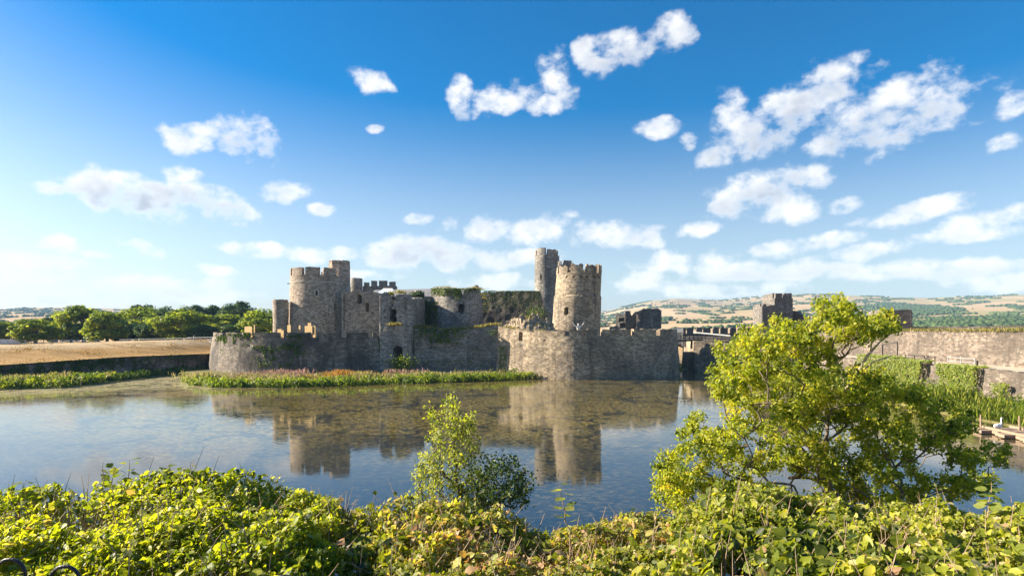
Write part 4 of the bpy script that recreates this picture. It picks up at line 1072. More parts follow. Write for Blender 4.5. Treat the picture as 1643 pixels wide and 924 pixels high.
box_tower('gate_tower', 'tall dark battlemented tower rising behind the big tree', 1243, 1272, 131, 470.5, [(1243.5, 1255.5), (1258.5, 1271.5)], M_dark, 7, 478, 91.)
box_tower('wall_tower', 'short dark block of tower left of the tall battlemented one', 1223, 1246, 128, 487.5, [(1223.5, 1230), (1234, 1245, 489)], M_dark, 5, 490.5, 93.)
def link_wall():
    t = thing('castle_wall', 'low dark castle wall between the two right-hand towers behind the tree', 'castle wall', (*XY(1350, 126), 5))
    pth = [XY(1270, 133), XY(1425, 117)]
    wall('wall_face', pth, 4.5, 11, M_dark, t, 1.2, .4, .12, top=prof([(1265, 497), (1278, 500), (1284, 507), (1300, 508), (1360, 512), (1430, 515)]), ragged=.3, seed=95.)
link_wall()
box_tower('wall_tower', 'square dark tower rising above the right end of the sunlit dam wall', 1420, 1464, 112, 497, [(1420.5, 1463.5)], M_dark, 5.5, 499, 97.)
def dam():
    t = thing('dam_wall', 'long sunlit tan dam wall running along the right side', 'wall', (58.5, 80, 0))
    wall('wall_face', [(58.2, 122), (58.6, 98), (58.8, 84), (59, 72), (58.8, 45), (58.6, 34)], 3.3, 7.95, M_dam, t, 1.2, .28, .18, batter=.35, ragged=.22, seed=99.,
         top=lambda x, y: 7.95 - .35 * float(sstep(85, 105, np.array(y))))
    tufts('wall_plants', [(58.6 + .5 * random.random(), y, 7.85) for y in np.linspace(40, 108, 200)], 2600, .6, M_wgrass, t, .3, 17)
    q = thing('parapet_wall', 'thin dark parapet wall behind the dam top at far right', 'wall', (*XY(1550, 110), 8))
    wall('wall_face', [XY(1464, 112), XY(1560, 108), XY(1760, 100)], 7.0, 8.9, M_dark, q, .8, .5, .08, top=prof([(1460, 524.5), (1560, 523.5), (1643, 521.5), (1760, 520)]), ragged=.06, seed=101.)
    q = thing('dam_footing', 'lower tan revetment wall below the dam path, patched with ivy', 'wall', (50, 70, 0))
    wall('wall_face', [(50, 126), (50.2, 90), (50, 70), (49.8, 50), (49.6, 34)], -1.2, 3.85, M_dam, q, .7, .28, .16, batter=.5, ragged=.12, seed=103.)
    rr = np.random.default_rng(31)
    def block(name, label, y0, y1, zt, zb, n, cat='ivy'):
        t = thing(name, label, cat, (49.6, (y0 + y1) / 2, zb))
        Yy = rr.uniform(y0 - .5, y1 + .5, n); low = np.array([zb + 1.1 * noise.noise(Vector((yy * .9, zt, 3.))) + .5 * noise.noise(Vector((yy * 3., zt, 1.))) + (1.6 if not y0 < yy < y1 else 0) for yy in Yy]); z = low + (zt - low) * rr.uniform(0, 1, n); x = 49.3 - rr.uniform(0, .5, n)
        top = rr.uniform(size=n) < .28; x = np.where(top, rr.uniform(48.8, 50.8, n), x); z = np.where(top, zt + rr.normal(size=n) * .08, z)
        leaves('foliage', np.stack([x, Yy, z], 1), np.stack([-1 + rr.normal(size=n) * .4, -.4 + rr.normal(size=n) * .4, .7 + rr.normal(size=n) * .3], 1), rr.uniform(.16, .34, n), rr.uniform(.3, 1, n), M_bright, t)
        MB().tube([(49.4, (y0 + y1) / 2, zb - .8), (49.3, (y0 + y1) / 2, zt - .4)], [.08, .03]).build('stem', M_bark, t)
    block('ivy_bush', 'square bright green ivy mass on the lower wall nearest the right edge', 66.4, 71.4, 4.05, .9, 2600)
    block('ivy_bush', 'bright yellow green ivy mass on the lower wall beside the big tree', 75.2, 79.4, 4.25, 1.2, 2300)
    block('ivy_bush', 'darker green ivy mass half hidden behind the big tree', 80.2, 88.0, 4.5, 1.0, 3000)
    block('ivy_bush', 'thin upright yellow green creeper on the lower wall at the right edge', 62.2, 63.2, 2.6, .2, 260)
    fence('railing', 'dark tubular railing on the dam path beside the big tree', [(53, 84, 3.75), (52.6, 77.5, 3.75)], 1.0, 2.1, M_iron, w=.08)
    fence('railing', 'pale tubular railing on the dam path', [(53.5, 76.5, 3.75), (53.5, 72, 3.75)], 1.0, 2.2, M_steel, w=.08)
    t = thing('stair_railing', 'dark stair handrail at the foot of the dam wall by the tree', 'railing', tuple(P(1425, 585, 88)))
    A, B, C_ = P(1416, 553, 90), P(1440, 549, 88), P(1416, 585, 90)
    MB().bar(A, B, .14).build('handrail', M_iron, t); MB().bar(A, C_, .12).build('post', M_iron, t); MB().bar(B, P(1440, 584, 88), .1).build('post', M_iron, t)
    MB().bar((52.4, 70.2, 3.6), (52.4, 70.2, 4.6), .14).build('post', M_iron, tag_parent)
    s = thing('boulder', 'pale weathered boulder on the dam path', 'boulder', (52.8, 80, 3.72))
    v = []; 
    import bmesh
    bm = bmesh.new(); bmesh.ops.create_icosphere(bm, subdivisions=2, radius=.55)
    for p in bm.verts: p.co = Vector((p.co.x * 1.3, p.co.y * 1.2, p.co.z * .8)) * (1 + .25 * noise.noise(p.co * 2)) + Vector((52.8, 79.5, 4.0))
    me = bpy.data.meshes.new('rock'); bm.to_mesh(me); bm.free(); link('rock', me, M_lit, s)
tag_parent = thing('bollard', 'dark iron bollard post standing on the dam path', 'post', (52.4, 70.2, 3.7))
M_bright = leafm('bright_ivy', [(0, (.06, .10, .015)), (.4, (.12, .17, .022)), (.8, (.2, .24, .03)), (1, (.28, .28, .04))], .4)
dam()

# ================================================================== MARSH PLANTS
M_reed = leafm('reed_leaf', [(0, (.05, .09, .012)), (.35, (.13, .19, .018)), (.65, (.24, .30, .03)), (.85, (.33, .34, .05)), (1, (.38, .35, .12))], .45, tint=(1.8, 1.8, .5))
M_pink = leafm('loosestrife', [(0, (.26, .22, .08)), (.45, (.40, .32, .18)), (.75, (.44, .28, .26)), (1, (.44, .22, .31))], .35, tint=(1.1, .9, 1.0))
M_rust = leafm('dock_seed', [(0, (.30, .17, .04)), (.6, (.42, .23, .05)), (1, (.36, .28, .08))], .35, tint=(1.2, 1., .6))
def clump_bed(name, label, pts, rad, hgt, per, size, mat, seed, tall=.6):
    """rounded leafy clumps of waterside plants"""
    rr = np.random.default_rng(seed); C = []; N = []; S = []; Q = []; D = []
    for p in pts:
        r = rad * rr.uniform(.6, 1.3); h = hgt * rr.uniform(.65, 1.2); n = int(per * rr.uniform(.7, 1.2)); tone = rr.normal() * .13
        d = norm(rr.normal(size=(n, 3))); d[:, 2] = np.abs(d[:, 2])
        q = np.array(p) + d * np.array([r, r, h]) * rr.uniform(.55, 1.05, n)[:, None]
        C.append(q); N.append(d + rr.normal(size=(n, 3)) * .5); S.append(size * rr.uniform(.6, 1.4, n)); Q.append(np.clip(rr.uniform(.1, .75, n) + tone, 0, 1)); D.append(np.tile([0, 0, 1.], (n, 1)) * tall + d * .8 + rr.normal(size=(n, 3)) * .4)
    o = leaves(name, np.concatenate(C), np.concatenate(N), np.concatenate(S), np.concatenate(Q), mat, None, 'stuff', asp=.4, direction=np.concatenate(D))
    tag(o, label, 'plants'); return o
def marsh():
    rr = np.random.default_rng(77)
    fx = [292, 300, 330, 400, 470, 560, 640, 720, 800, 850, 866]; fy = [606, 616, 621, 622, 621, 619, 616, 613.5, 611, 608.5, 606.5]
    def spot(x, back, z=.0):
        d0 = 8000 / (float(np.interp(x, fx, fy)) - 530); q = XY(x, d0 + back); return (q[0], q[1], z + min(.62, max(0, back * .06)))
    front = [spot(x, rr.uniform(.2, 3.0)) for x in rr.uniform(298, 862, 210)]
    clump_bed('waterside_plants', 'bright green leafy plants fringing the water below the castle', front, .95, 1.1, 95, .40, M_reed, 1)
    mid = [spot(x, rr.uniform(3.0, 9.0) if x < 840 else rr.uniform(.5, 2)) for x in rr.uniform(296, 862, 330)]
    o = tufts('marsh_grass', mid, 9000, 1.1, M_mgrass, None, .9, 3); tag(o, 'tall pale seeding grasses behind the green fringe below the castle', 'grass')
    pk = [spot(x, rr.uniform(7, 13.5), .35) for x in np.concatenate([rr.normal(452, 20, 130), rr.normal(640, 18, 50), rr.normal(395, 10, 25)])]
    o = tufts('purple_flowers', pk, 1300, 1.0, M_pink, None, .6, 4, asp=.13); tag(o, 'purple pink flower spikes at the foot of the dark outer wall', 'flowers')
    rk = [spot(x, rr.uniform(6, 12), .25) for x in rr.normal(545, 24, 120)]
    o = tufts('rusty_dock', rk, 1500, .95, M_rust, None, .6, 5, asp=.15); tag(o, 'rust orange seeding dock plants below the dark outer wall', 'plants')
    sh = thing('doorway_shrub', 'green fern-like shrub in front of the arched gate doorway', 'shrub', tuple(P(646, 592, 109)))
    C = np.array(P(644, 582, 109.3)) + rr.normal(size=(800, 3)) * np.array([1.3, .6, .55]); leaves('foliage', C, rr.normal(size=(800, 3)) + [-.3, -.4, .8], .32, rr.uniform(.1, .7, 800), M_reed, sh)
    MB().tube([P(645, 597, 109.3), P(645, 583, 109.3)], [.1, .04]).build('stem', M_bark, sh)
    # left bank fringe
    lx = [-120, 0, 100, 180, 250, 300, 330]; ly = [628, 625, 622, 613, 605, 600, 597]
    def lsp(x, back): d0 = 8000 / (float(np.interp(x, lx, ly)) - 530); q = XY(x, d0 + back); return (q[0], q[1], .05)
    clump_bed('bank_plants', 'yellow green leafy plants along the water below the left retaining wall', [lsp(x, rr.uniform(.3, 5)) for x in rr.uniform(-110, 190, 150)], 1.05, 1.45, 110, .42, M_reed, 8)
    o = tufts('bank_grass', [lsp(x, rr.uniform(2, 7)) for x in rr.uniform(-110, 175, 200)], 4200, 1.9, M_mgrass, None, .8, 9); tag(o, 'pale feathery grass heads above the left bank plants', 'grass')
    clump_bed('shaded_bank_plants', 'dark green shaded plants along the wall foot toward the castle', [lsp(x, rr.uniform(.5, 6)) for x in rr.uniform(170, 338, 110)], 1.1, 1.15, 80, .4, M_ivy, 10)
    # right bank reeds
    rs = [(rr.uniform(42.2, 46.5), y, .05) for y in rr.uniform(40, 110, 420)]
    o = tufts('reed_bed', rs, 26000, 2.0, M_reed, None, .55, 11, asp=.055); tag(o, 'tall bright green reeds along the right shore below the revetment', 'reeds')
    clump_bed('shore_bushes', 'mixed yellow green bushes behind the reeds on the right shore', [(rr.uniform(46, 49), y, .1) for y in rr.uniform(58, 110, 80)], 1.3, 2.2, 120, .35, M_reed, 12)
M_mgrass = leafm('seeding_grass', [(0, (.13, .17, .03)), (.4, (.25, .26, .08)), (.75, (.36, .31, .17)), (1, (.42, .33, .24))], .35, tint=(1.3, 1.25, .7))
marsh()

# ---- timber raft with nesting birds -----------------------------------------------------------------
def raft():
    t = thing('timber_raft', 'weathered timber raft of stacked planks floating off the right shore', 'raft', (38, 46, 0))
    for k in range(8):
        y = 44.0 + k * .75; x0 = 36.3 + .35 * (k % 3); MB().bar((x0, y, .16 + .03 * (k % 2)), (44.5, y - .3, .18), .62, .22).build('plank', M_oldwood, t)
    for k, x in enumerate((37.2, 39.5, 41.8, 43.6)): MB().bar((x, 43.7, .36), (x + .2, 49.6, .38), .3, .16).build('cross_plank', M_oldwood, t)
    for k in range(4): MB().bar((40.2 + k * .3, 44.6 + k * .9, .55), (45, 44.2 + k * .9, .58), .35, .16).build('plank', M_oldwood, t)
    for (x, y) in ((37.0, 49.2), (39.4, 48.4)): MB().tube([(x, y, -.6), (x, y, 1.35)], .06, 8).build('mooring_post', M_oldwood, t)
    for (x, y, a, lab) in ((37.6, 48.2, .4, 'white swan resting on the raft beside the taller mooring post'), (39.9, 47.6, 2.2, 'white swan resting on the raft beside the shorter mooring post'), (37.6, 52.2, 2.8, 'white swan swimming by the reeds behind the raft')):
        z = .42 if y < 50 else .02; w = thing('swan', lab, 'bird', (x, y, z))
        me = bpy.data.meshes.new('body'); R3 = Matrix.Rotation(a, 3, 'Z')
        pts = [(-.52, 0, .22), (-.34, 0, .2), (-.05, 0, .2), (.22, 0, .2), (.36, 0, .34), (.40, 0, .52), (.36, 0, .70), (.44, 0, .80), (.56, 0, .76)]; rd = [.05, .15, .21, .17, .08, .055, .05, .062, .03]
        me.from_pydata([tuple(R3 @ Vector(p) + Vector((x, y, z))) for p in pts], [(i, i + 1) for i in range(8)], [])
        o = link('body', me, M_white, w); o.modifiers.new('skin', 'SKIN')
        for i in range(9): me.skin_vertices[0].data[i].radius = (rd[i], rd[i])
        me.skin_vertices[0].data[2].use_root = True; o.modifiers.new('sub', 'SUBSURF').render_levels = 2
        b = MB(); b.tube([R3 @ Vector((.58, 0, .76)) + Vector((x, y, z)), R3 @ Vector((.70, 0, .72)) + Vector((x, y, z))], [.03, .012], 6); b.build('beak', M_orange, w)
raft()

# ================================================================== FOREGROUND
def grow(base, tips, seed, step=.22, up=.25, lead=None):
    """branch skeleton: every tip joins the nearest wood already grown; returns node positions, parents"""
    rr = np.random.default_rng(seed); nodes = [np.array(base, float)]; par = [-1]
    for l in (lead or []):
        a = nodes[-1]; b = np.array(l, float); n = max(2, int(np.linalg.norm(b - a) / step))
        for i in range(1, n + 1): nodes.append(a + (b - a) * i / n + rr.normal(size=3) * .03); par.append(len(nodes) - 2)
    b0 = np.array(base)
    for tp in sorted(tips, key=lambda p: np.linalg.norm(np.array(p) - b0)):
        tp = np.array(tp); A = np.array(nodes); d = np.linalg.norm(A - tp, axis=1)
        d = d + np.clip(A[:, 2] - tp[2] + .1, 0, 9) * .9 + np.linalg.norm(A - b0, axis=1) * .12
        k = int(np.argmin(d)); a = A[k]; L = np.linalg.norm(tp - a); n = max(1, int(L / step)); last = k
        for i in range(1, n + 1):
            s = i / n; p = a + (tp - a) * s; p[2] += up * L * .35 * math.sin(s * math.pi) ; p += rr.normal(size=3) * .035
            nodes.append(p); par.append(last); last = len(nodes) - 1
    return np.array(nodes), np.array(par)
def branch_mesh(nodes, par, tip=.006, mx=.12, sides=6):
    n = len(nodes); w = np.zeros(n); ch = [[] for _ in range(n)]
    for i in range(1, n): ch[par[i]].append(i)
    for i in range(n - 1, 0, -1):
        if not ch[i]: w[i] = 1
        w[par[i]] += w[i]
    rad = np.clip(tip * w ** .48, tip, mx); mb = MB()
    for i in range(n):
        for k, c in enumerate(ch[i]):
            if i == 0 or k > 0 or par[i] < 0:
                pass
    started = set()
    for i in range(n):
        for c in sorted(ch[i], key=lambda q: -w[q]):
            if c in started: continue
            chain = [i, c]; started.add(c)
            while ch[chain[-1]]:
                nx = max(ch[chain[-1]], key=lambda q: w[q])
                if nx in started: break
                chain.append(nx); started.add(nx)
            rs = [rad[q] for q in chain]; rs[0] = min(rs[0], rs[1] * 1.15)
            mb.tube([nodes[q] for q in chain], rs, sides if max(rs) > .02 else 4, False)
    return mb, rad
def leafy(nodes, rad, n, spread, size, rr, thin=.014, bias=(0, 0, .5), tone=None):
    idx = np.where(rad < thin)[0]; k = rr.choice(idx, n); C = nodes[k] + rr.normal(size=(n, 3)) * spread
    tw = rr.normal(size=len(nodes)) * .14
    q = np.clip(rr.normal(.45, .2, n) + tw[k], 0, 1) if tone is None else np.clip(rr.normal(tone, .2, n), 0, 1)
    return C, rr.normal(size=(n, 3)) * .75 + np.array(bias), size * rr.uniform(.6, 1.35, n), q
M_ash = leafm('ash_leaf', [(0, (.035, .075, .01)), (.25, (.15, .20, .018)), (.55, (.32, .35, .03)), (.85, (.44, .42, .045)), (1, (.55, .46, .06))], .55)
M_sap = leafm('sapling_leaf', [(0, (.07, .11, .02)), (.4, (.22, .26, .045)), (.75, (.36, .37, .07)), (1, (.46, .44, .11))], .5)
M_shrub = leafm('shrub_leaf', [(0, (.03, .06, .014)), (.5, (.065, .11, .02)), (1, (.12, .16, .03))], .35)  # dark green leaves of the shrub beside the sapling

def big_tree():
    rr = np.random.default_rng(12); Y0 = 15.0
    t = thing('ash_tree', 'large spreading sunlit tree growing on the bank at right', 'tree', (*XY(1330, Y0), 1.6))
    E = [(1335, 505, 34, 34, 14, 60), (1310, 545, 70, 45, 0, 120), (1250, 560, 70, 50, 0, 110), (1190, 575, 50, 45, 0, 80), (1175, 640, 48, 50, 0, 85), (1250, 640, 80, 60, 0, 150), (1330, 620, 80, 60, 0, 140), (1150, 700, 60, 45, 0, 95), (1090, 760, 42, 42, 0, 75),
         (1230, 720, 90, 50, 0, 150), (1320, 700, 90, 60, 0, 150), (1410, 680, 70, 50, 0, 120), (1400, 620, 50, 40, 0, 50), (1470, 700, 70, 45, 0, 100), (1400, 760, 90, 45, 0, 120), (1300, 775, 90, 40, 0, 110), (1180, 780, 80, 38, 0, 80),
         (1405, 522, 32, 20, 0, 34), (1370, 535, 36, 26, 0, 30), (1510, 675, 55, 30, 0, 55), (1570, 735, 48, 26, 0, 50), (1530, 780, 60, 24, 0, 46), (1590, 770, 30, 18, 0, 16), (1480, 650, 40, 25, 0, 36), (1180, 805, 90, 34, 0, 130), (1320, 805, 90, 34, 0, 130), (1430, 805, 70, 24, 0, 70), (1085, 800, 36, 30, 0, 40)]
    tips = []
    for (x, y, rx, ry, _, n) in E:
        for _k in range(int(n * .95)):
            while True:
                a, b, c = rr.uniform(-1, 1, 3)
                if a * a + b * b + c * c <= 1: break
            Yd = Y0 + c * 2.2 + (x - 1330) * .0015; q = P(x + a * rx, y + b * ry, Yd)
            if noise.noise(q * .95) < -.12: continue
            tips.append((q.x, q.y, q.z))
    base = (*XY(1330, Y0), 1.6)
    lead = [tuple(P(1325, 760, Y0)), tuple(P(1330, 680, Y0 + .2)), tuple(P(1338, 590, Y0)), tuple(P(1340, 500, Y0 - .2))]
    nodes, par = grow(base, tips, 3, lead=lead)
    mb, rad = branch_mesh(nodes, par, .0065, .13); mb.build('trunk', M_bark, t, True)
    C, N, S, q = leafy(nodes, rad, 64000, .075, .10, rr, .0125, (-.8, -.25, .6))
    pxs = CX + C[:, 0] / C[:, 1] * F; pys = HY - (C[:, 2] - CH) / C[:, 1] * F
    q = np.clip(q + np.interp(pys, [470, 600, 800], [.10, .03, -.14]) * 0 + .03, 0, 1)
    leaves('crown', C, N, S, q, M_ash, t, None, asp=.5, fine=False)
    # pale bare branch reaching right
    m = MB(); m.tube([P(1345, 640, 14.6), P(1372, 605, 14.4), P(1392, 570, 14.3), P(1412, 548, 14.2), P(1432, 533, 14.2)], [.042, .036, .03, .022, .012], 8)
    m.tube([P(1395, 567, 14.3), P(1398, 552, 14.2), P(1404, 540, 14.2)], [.028, .022, .012], 6); m.tube([P(1378, 598, 14.4), P(1402, 580, 14.2), P(1430, 571, 14.1)], [.025, .018, .010], 6)
    tag(m.build('bare_branch', plain('pale_bark', (.40, .33, .26), .85, .25, 8), t, True), 'pale bare branch on the right side of the crown')
big_tree()

def sapling():
    rr = np.random.default_rng(22); Y0 = 11.0
    t = thing('sapling', 'slender yellow green sapling standing in front of the castle reflection', 'tree', (*XY(735, Y0), 3.5))
    E = [(724, 660, 10, 26, 26), (700, 660, 12, 12, 8), (712, 690, 14, 20, 22), (745, 690, 20, 22, 34), (722, 720, 32, 24, 60), (755, 715, 14, 30, 26), (715, 755, 42, 26, 80), (740, 780, 48, 28, 80), (670, 778, 14, 20, 14), (690, 745, 20, 22, 24), (720, 800, 70, 20, 60)]
    tips = []
    for (x, y, rx, ry, n) in E:
        for _ in range(n):
            a, b = rr.uniform(-1, 1, 2); q = P(x + a * rx, y + b * ry, Y0 + rr.normal() * .28); tips.append(tuple(q))
    nodes, par = grow((*XY(735, Y0), 3.6), tips, 5, step=.12, lead=[tuple(P(738, 780, Y0)), tuple(P(730, 700, Y0)), tuple(P(725, 640, Y0))])
    mb, rad = branch_mesh(nodes, par, .0035, .035, 6); mb.build('trunk', M_bark, t, True)
    C, N, S, q = leafy(nodes, rad, 5600, .045, .06, rr, .009, (-.8, -.2, .6)); leaves('crown', C, N, S, q, M_sap, t, None, asp=.55)
    t = thing('dark_shrub', 'dark green shrub beside the sapling, on its right', 'shrub', (*XY(795, 10.6), 3.8))
    tips = []
    for (x, y, rx, ry, n) in [(790, 750, 34, 20, 50), (800, 785, 48, 24, 90), (830, 790, 22, 22, 30), (775, 800, 40, 20, 40), (840, 765, 10, 12, 6)]:
        for _ in range(n):
            a, b = rr.uniform(-1, 1, 2); tips.append(tuple(P(x + a * rx, y + b * ry, 10.6 + rr.normal() * .25)))
    nodes, par = grow((*XY(790, 10.6), 3.9), tips, 6, step=.12, lead=[tuple(P(792, 790, 10.6))])
    mb, rad = branch_mesh(nodes, par, .0035, .03, 5); mb.build('stems', M_bark, t, True)
    C, N, S, q = leafy(nodes, rad, 2600, .05, .062, rr, .009, (0, 0, .6)); leaves('foliage', C, N, S, q, M_shrub, t, None, asp=.55)
sapling()

# ---- the hedge along the railing ------------------------------------------------------------------
HX = [-260, 0, 60, 150, 250, 330, 380, 440, 500, 535, 560, 590, 640, 720, 800, 850, 890, 930, 990, 1040, 1090, 1150, 1220, 1300, 1380, 1450, 1500, 1540, 1570, 1643, 1900]
HT = [795, 793, 784, 780, 766, 756, 755, 765, 772, 786, 804, 808, 806, 806, 808, 832, 838, 828, 815, 812, 806, 778, 780, 795, 806, 800, 796, 815, 815, 800, 800]
def hedge_surface(px, tt):
    """px column, tt 0 at the near edge to 1 at the crest"""
    d = 4.0 + tt * 3.6
    yt = np.interp(px, HX, HT); zt = CH - (yt - HY) / F * 7.6
    zf = 6.18 + np.interp(px, [0, 480, 560, 640, 1100, 1643], [.0, .0, -.28, -.12, -.05, .02])
    z = zf + (zt - zf) * sstep(0, 1, tt)
    x = (px - CX) / F * d
    z = z + .10 * vnoise(x, d, 1.5, 3) + .075 * vnoise(x, d, 5.0, 7) + .045 * vnoise(x, d, 11.0, 9) - .02
    return x, d, z
def leaf_piece(name, seed):
    """one larger curved leaf as a small mesh, tip along +X"""
    r = random.Random(seed); v = []; f = []; L = 7
    ws = [.02, .26, .40, .42, .33, .17, .01]
    for i in range(L):
        s = i / (L - 1); zc = .10 * math.sin(s * 2.6 + seed) - .16 * s * s
        wv = ws[i] * (1 + (.10 if i % 2 else -.06)); v += [(s - .5, wv, zc + .10 * ws[i] + .03 * r.uniform(-1, 1)), (s - .5, 0, zc), (s - .5, -wv, zc + .10 * ws[i] + .03 * r.uniform(-1, 1))]
    for i in range(L - 1):
        a = i * 3; f += [(a, a + 3, a + 4, a + 1), (a + 1, a + 4, a + 5, a + 2)]
    return mesh(name, v, f)
LEAFSTOPS = [[(0, (.03, .05, .010)), (.25, (.12, .165, .016)), (.5, (.26, .30, .022)), (.8, (.40, .40, .04)), (.93, (.50, .45, .16)), (1, (.42, .28, .16))],
             [(0, (.025, .045, .012)), (.3, (.11, .14, .02)), (.55, (.25, .265, .03)), (.72, (.40, .37, .07)), (.84, (.50, .38, .20)), (1, (.38, .21, .11))],
             [(0, (.03, .05, .012)), (.3, (.14, .175, .02)), (.6, (.30, .32, .03)), (.82, (.43, .41, .06)), (.92, (.54, .48, .26)), (1, (.40, .25, .14))]]
def hedge(k, name, label, x0, x1, n, size, dens_seed, big_size):
    rr = np.random.default_rng(dens_seed)
    t = thing(name, label, 'hedge', ((((x0 + x1) / 2) - CX) / F * 5.6, 5.6, 5.2))
    m1 = leafm(name + '_leaf', LEAFSTOPS[k], .45); m2 = leafm(name + '_big_leaf', LEAFSTOPS[k], .45, True)
    px = rr.uniform(x0, x1, n); tt = rr.uniform(0, 1.0, n) ** .8
    # past the crest the mass falls away down the bank
    back = rr.uniform(size=n) < .10; x, d, z = hedge_surface(px, tt)
    depth = np.abs(rr.normal(size=n)) * .13 - .02 + np.where(rr.uniform(size=n) < .25, rr.uniform(0, .5, n), 0)
    z = z - depth; d = np.where(back, 7.6 + rr.uniform(0, 1.0, n), d); x = np.where(back, (px - CX) / F * d, x)
    z = np.where(back, CH - (np.interp(px, HX, HT) - HY) / F * 7.6 - (d - 7.5) * .8 - np.abs(rr.normal(size=n)) * .12, z)
    hole = vnoise(x, d, 2.4, 11 + k); keep = (hole > -.52) | (depth > .36)
    C = np.stack([x, d, z], 1)[keep]; m = len(C)
    gx = vnoise(C[:, 0], C[:, 1], 1.7, 5 + k) * .10
    q = np.clip(rr.beta(2.2, 2.4, m) + gx, 0, 1)
    patch = vnoise(C[:, 0], C[:, 1], 1.1, 15 + k) + .35 * rr.normal(size=m); coarse = patch > .75
    thin = ~coarse | (rr.uniform(size=m) < .45); dead = vnoise(C[:, 0], C[:, 1], 1.9, 25 + k) + .4 * rr.normal(size=m) > (1.35, .95, 1.2)[k]
    q = np.clip(q + np.where(coarse, -.10, .03) + np.where(dead, .38, 0), 0, 1); sz = size * np.clip(rr.lognormal(-.05, .45, m), .4, 2.6) * np.where(coarse, 1.5, 1.)
    C, q, sz = C[thin], q[thin], sz[thin]; m = len(C)
    leaves('foliage', C, rr.normal(size=(m, 3)) * .7 + np.array([-.72, -.2, .72]), sz, q, m1, t, 'stuff', asp=.58, fine=True)
    # sprigs standing above the mass
    st = MB()
    for _ in range(420):
        p = rr.uniform(x0, x1); a, b, c = hedge_surface(np.array([p]), np.array([rr.uniform(0, 1)])); o = Vector((a[0], b[0], c[0]))
        L = rr.uniform(.25, .85); dr = Vector((rr.normal() * .7, rr.normal() * .5, rr.uniform(.1, .9))).normalized()
        st.tube([o - Vector((0, 0, .45)), o - Vector((0, 0, .12)) + dr * L * .2, o + dr * L * .45 - Vector((0, 0, .06))], [.006, .0045, .002], 4, False)
    for _ in range(130):
        p = rr.uniform(x0, x1); a, b, c = hedge_surface(np.array([p]), np.array([rr.uniform(0, 1)])); st.tube([(a[0] + rr.normal() * .2, b[0] + rr.normal() * .2, 5.1), (a[0] + rr.normal() * .1, b[0], c[0] - .25), (a[0], b[0], c[0] - .04)], [.010, .008, .004], 4, False)
    o = st.build('stems', M_stem, t); o['kind'] = 'stuff'
    # the larger leaves, one by one
    lib = [leaf_piece(name + '_blade', i) for i in range(4)]
    for me in lib: me.materials.append(m2)
    for i in range(290):
        p = rr.uniform(x0, x1); s_ = rr.uniform(0, 1) ** 1.2; a, b, c = hedge_surface(np.array([p]), np.array([s_]))
        o = bpy.data.objects.new('leaf', lib[i % 4]); COL.objects.link(o); o.parent = t
        o.matrix_parent_inverse = PW[t].inverted()
        o.location = (a[0], b[0], c[0] + rr.uniform(-.02, .07)); o.rotation_euler = (rr.normal() * .45, rr.normal() * .5, rr.uniform(0, 6.28)); s2 = big_size * rr.uniform(.7, 1.45); o.scale = (s2, s2 * rr.uniform(.75, 1.1), s2)
    return t
hedge(0, 'ivy_hedge', 'dense bright green leafy hedge mound at lower left', -60, 545, 72000, .043, 41, .075)
hedge(1, 'bramble_hedge', 'brownish bramble hedge below the sapling in the lower middle', 545, 1075, 60000, .042, 42, .08)
hedge(2, 'leafy_hedge', 'sunlit yellow green bramble hedge below the big tree at lower right', 1075, 1710, 70000, .046, 43, .09)

def sprout(name, label, px, py0, py1, Y, n, seed, mat, lf=.10, lean=0):
    rr = np.random.default_rng(seed); t = thing(name, label, 'plant', tuple(P(px, py1, Y)))
    pts = [P(px + lean * s + rr.normal() * 1.2, py1 + (py0 - py1) * s, Y) for s in np.linspace(0, 1, 6)]
    MB().tube([pts[0] - Vector((0, 0, .4))] + pts, [.009, .008, .007, .006, .005, .004, .002], 6).build('stem', M_stem, t)
    lib = leaf_piece('sprout_leaf', seed); lib.materials.append(mat)
    for i in range(n):
        s = .25 + .75 * i / max(1, n - 1); o = bpy.data.objects.new('leaf', lib); COL.objects.link(o); o.parent = t; o.matrix_parent_inverse = PW[t].inverted()
        a = i * 2.4 + rr.normal() * .3; c = pts[0].lerp(pts[-1], s); o.location = c + Vector((math.cos(a) * lf * .55, math.sin(a) * lf * .55, .01)); o.rotation_euler = (rr.normal() * .3, -.35 + rr.normal() * .3, a); k = lf * (1.15 - .5 * s); o.scale = (k, k, k)
M_sprout = leafm('sprout', [(0, (.10, .15, .03)), (.5, (.20, .24, .05)), (1, (.30, .31, .09))], .45, True)
sprout('bramble_shoot', 'pale upright shoot rising from the middle hedge', 912, 778, 850, 6.6, 12, 3, M_sprout, .14, -14)
sprout('twig', 'bare thin dark twig standing above the left hedge', 164, 742, 790, 7.6, 0, 4, M_sprout, .1, 2)
sprout('leafy_shoot', 'leafy shoot with rosette tips above the left hedge', 178, 748, 790, 7.8, 10, 5, M_sprout, .16, 4)
sprout('leafy_shoot', 'tallest pale rosette shoot above the left hedge', 209, 738, 792, 7.8, 9, 6, M_sprout, .15, -3)
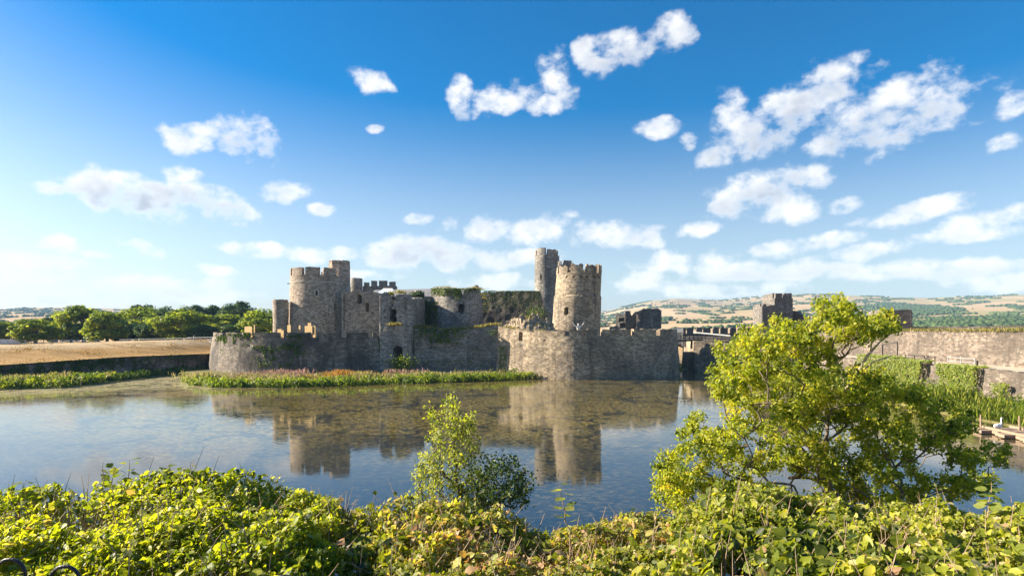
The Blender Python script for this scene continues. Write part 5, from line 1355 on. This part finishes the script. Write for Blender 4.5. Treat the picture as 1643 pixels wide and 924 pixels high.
sprout('leafy_shoot', 'broad leafy shoot near the crest of the left hedge', 265, 750, 785, 7.6, 12, 7, M_sprout, .17, 3)
sprout('leafy_shoot', 'pale shoot at the left edge of the left hedge', 33, 772, 800, 7.4, 6, 8, M_sprout, .18, 8)
sprout('leafy_shoot', 'yellowish shoot on the right hedge near the right edge', 1585, 772, 830, 7.2, 14, 9, M_sprout, .16, 6)

def railing_hoops():
    t = thing('hooped_railing', 'black iron hoop-topped railing mostly buried in the hedge', 'railing', (-1, 3.9, 5.2))
    ring = MB(); n = 14
    ring.tube([(-.095, 0, -.9), (-.095, 0, 0)] + [(-.095 * math.cos(math.pi * i / n), 0, .095 * math.sin(math.pi * i / n)) for i in range(1, n)] + [(.095, 0, 0), (.095, 0, -.9)], .011, 8)
    me = mesh('hoop', ring.v, ring.f); me.materials.append(M_iron)
    px = 14
    xs = [16 + 88 * k for k in range(-2, 21)]
    for x in xs:
        Yh = 3.85; z = float(np.interp(x, [0, 100, 450, 640, 1643], [6.50, 6.45, 6.39, 6.36, 6.28]) - (.16 if (140 < x < 430 or x > 680) else 0))
        o = bpy.data.objects.new('hoop', me); COL.objects.link(o); o.parent = t; o.matrix_parent_inverse = PW[t].inverted(); o.location = ((x - CX) / F * Yh, Yh, z)
    for zz in (-.35, -.9): MB().bar(((xs[0] - CX) / F * 3.85, 3.85, 6.5 + zz), ((xs[-1] - CX) / F * 3.85, 3.85, 6.3 + zz), .03, .012).build('rail', M_iron, t)
railing_hoops()

# ================================================================== HAZE
def haze():
    m = bpy.data.materials.new('thin_haze'); m.use_nodes = True; m.node_tree.nodes.clear(); t = NT(m.node_tree)
    v = t.n('ShaderNodeVolumePrincipled', {'Color': (.42, .68, 1.0, 1), 'Density': 0.00011, 'Anisotropy': .0})
    t.n('ShaderNodeOutputMaterial', {'Volume': v.outputs[0]})
    mb = MB(); mb.box(-3600, 3600, -300, 3700, -3, 215); o = mb.build('haze', m); tag(o, kind='stuff', label='thin pale summer haze over the far hills', cat='haze')
haze()
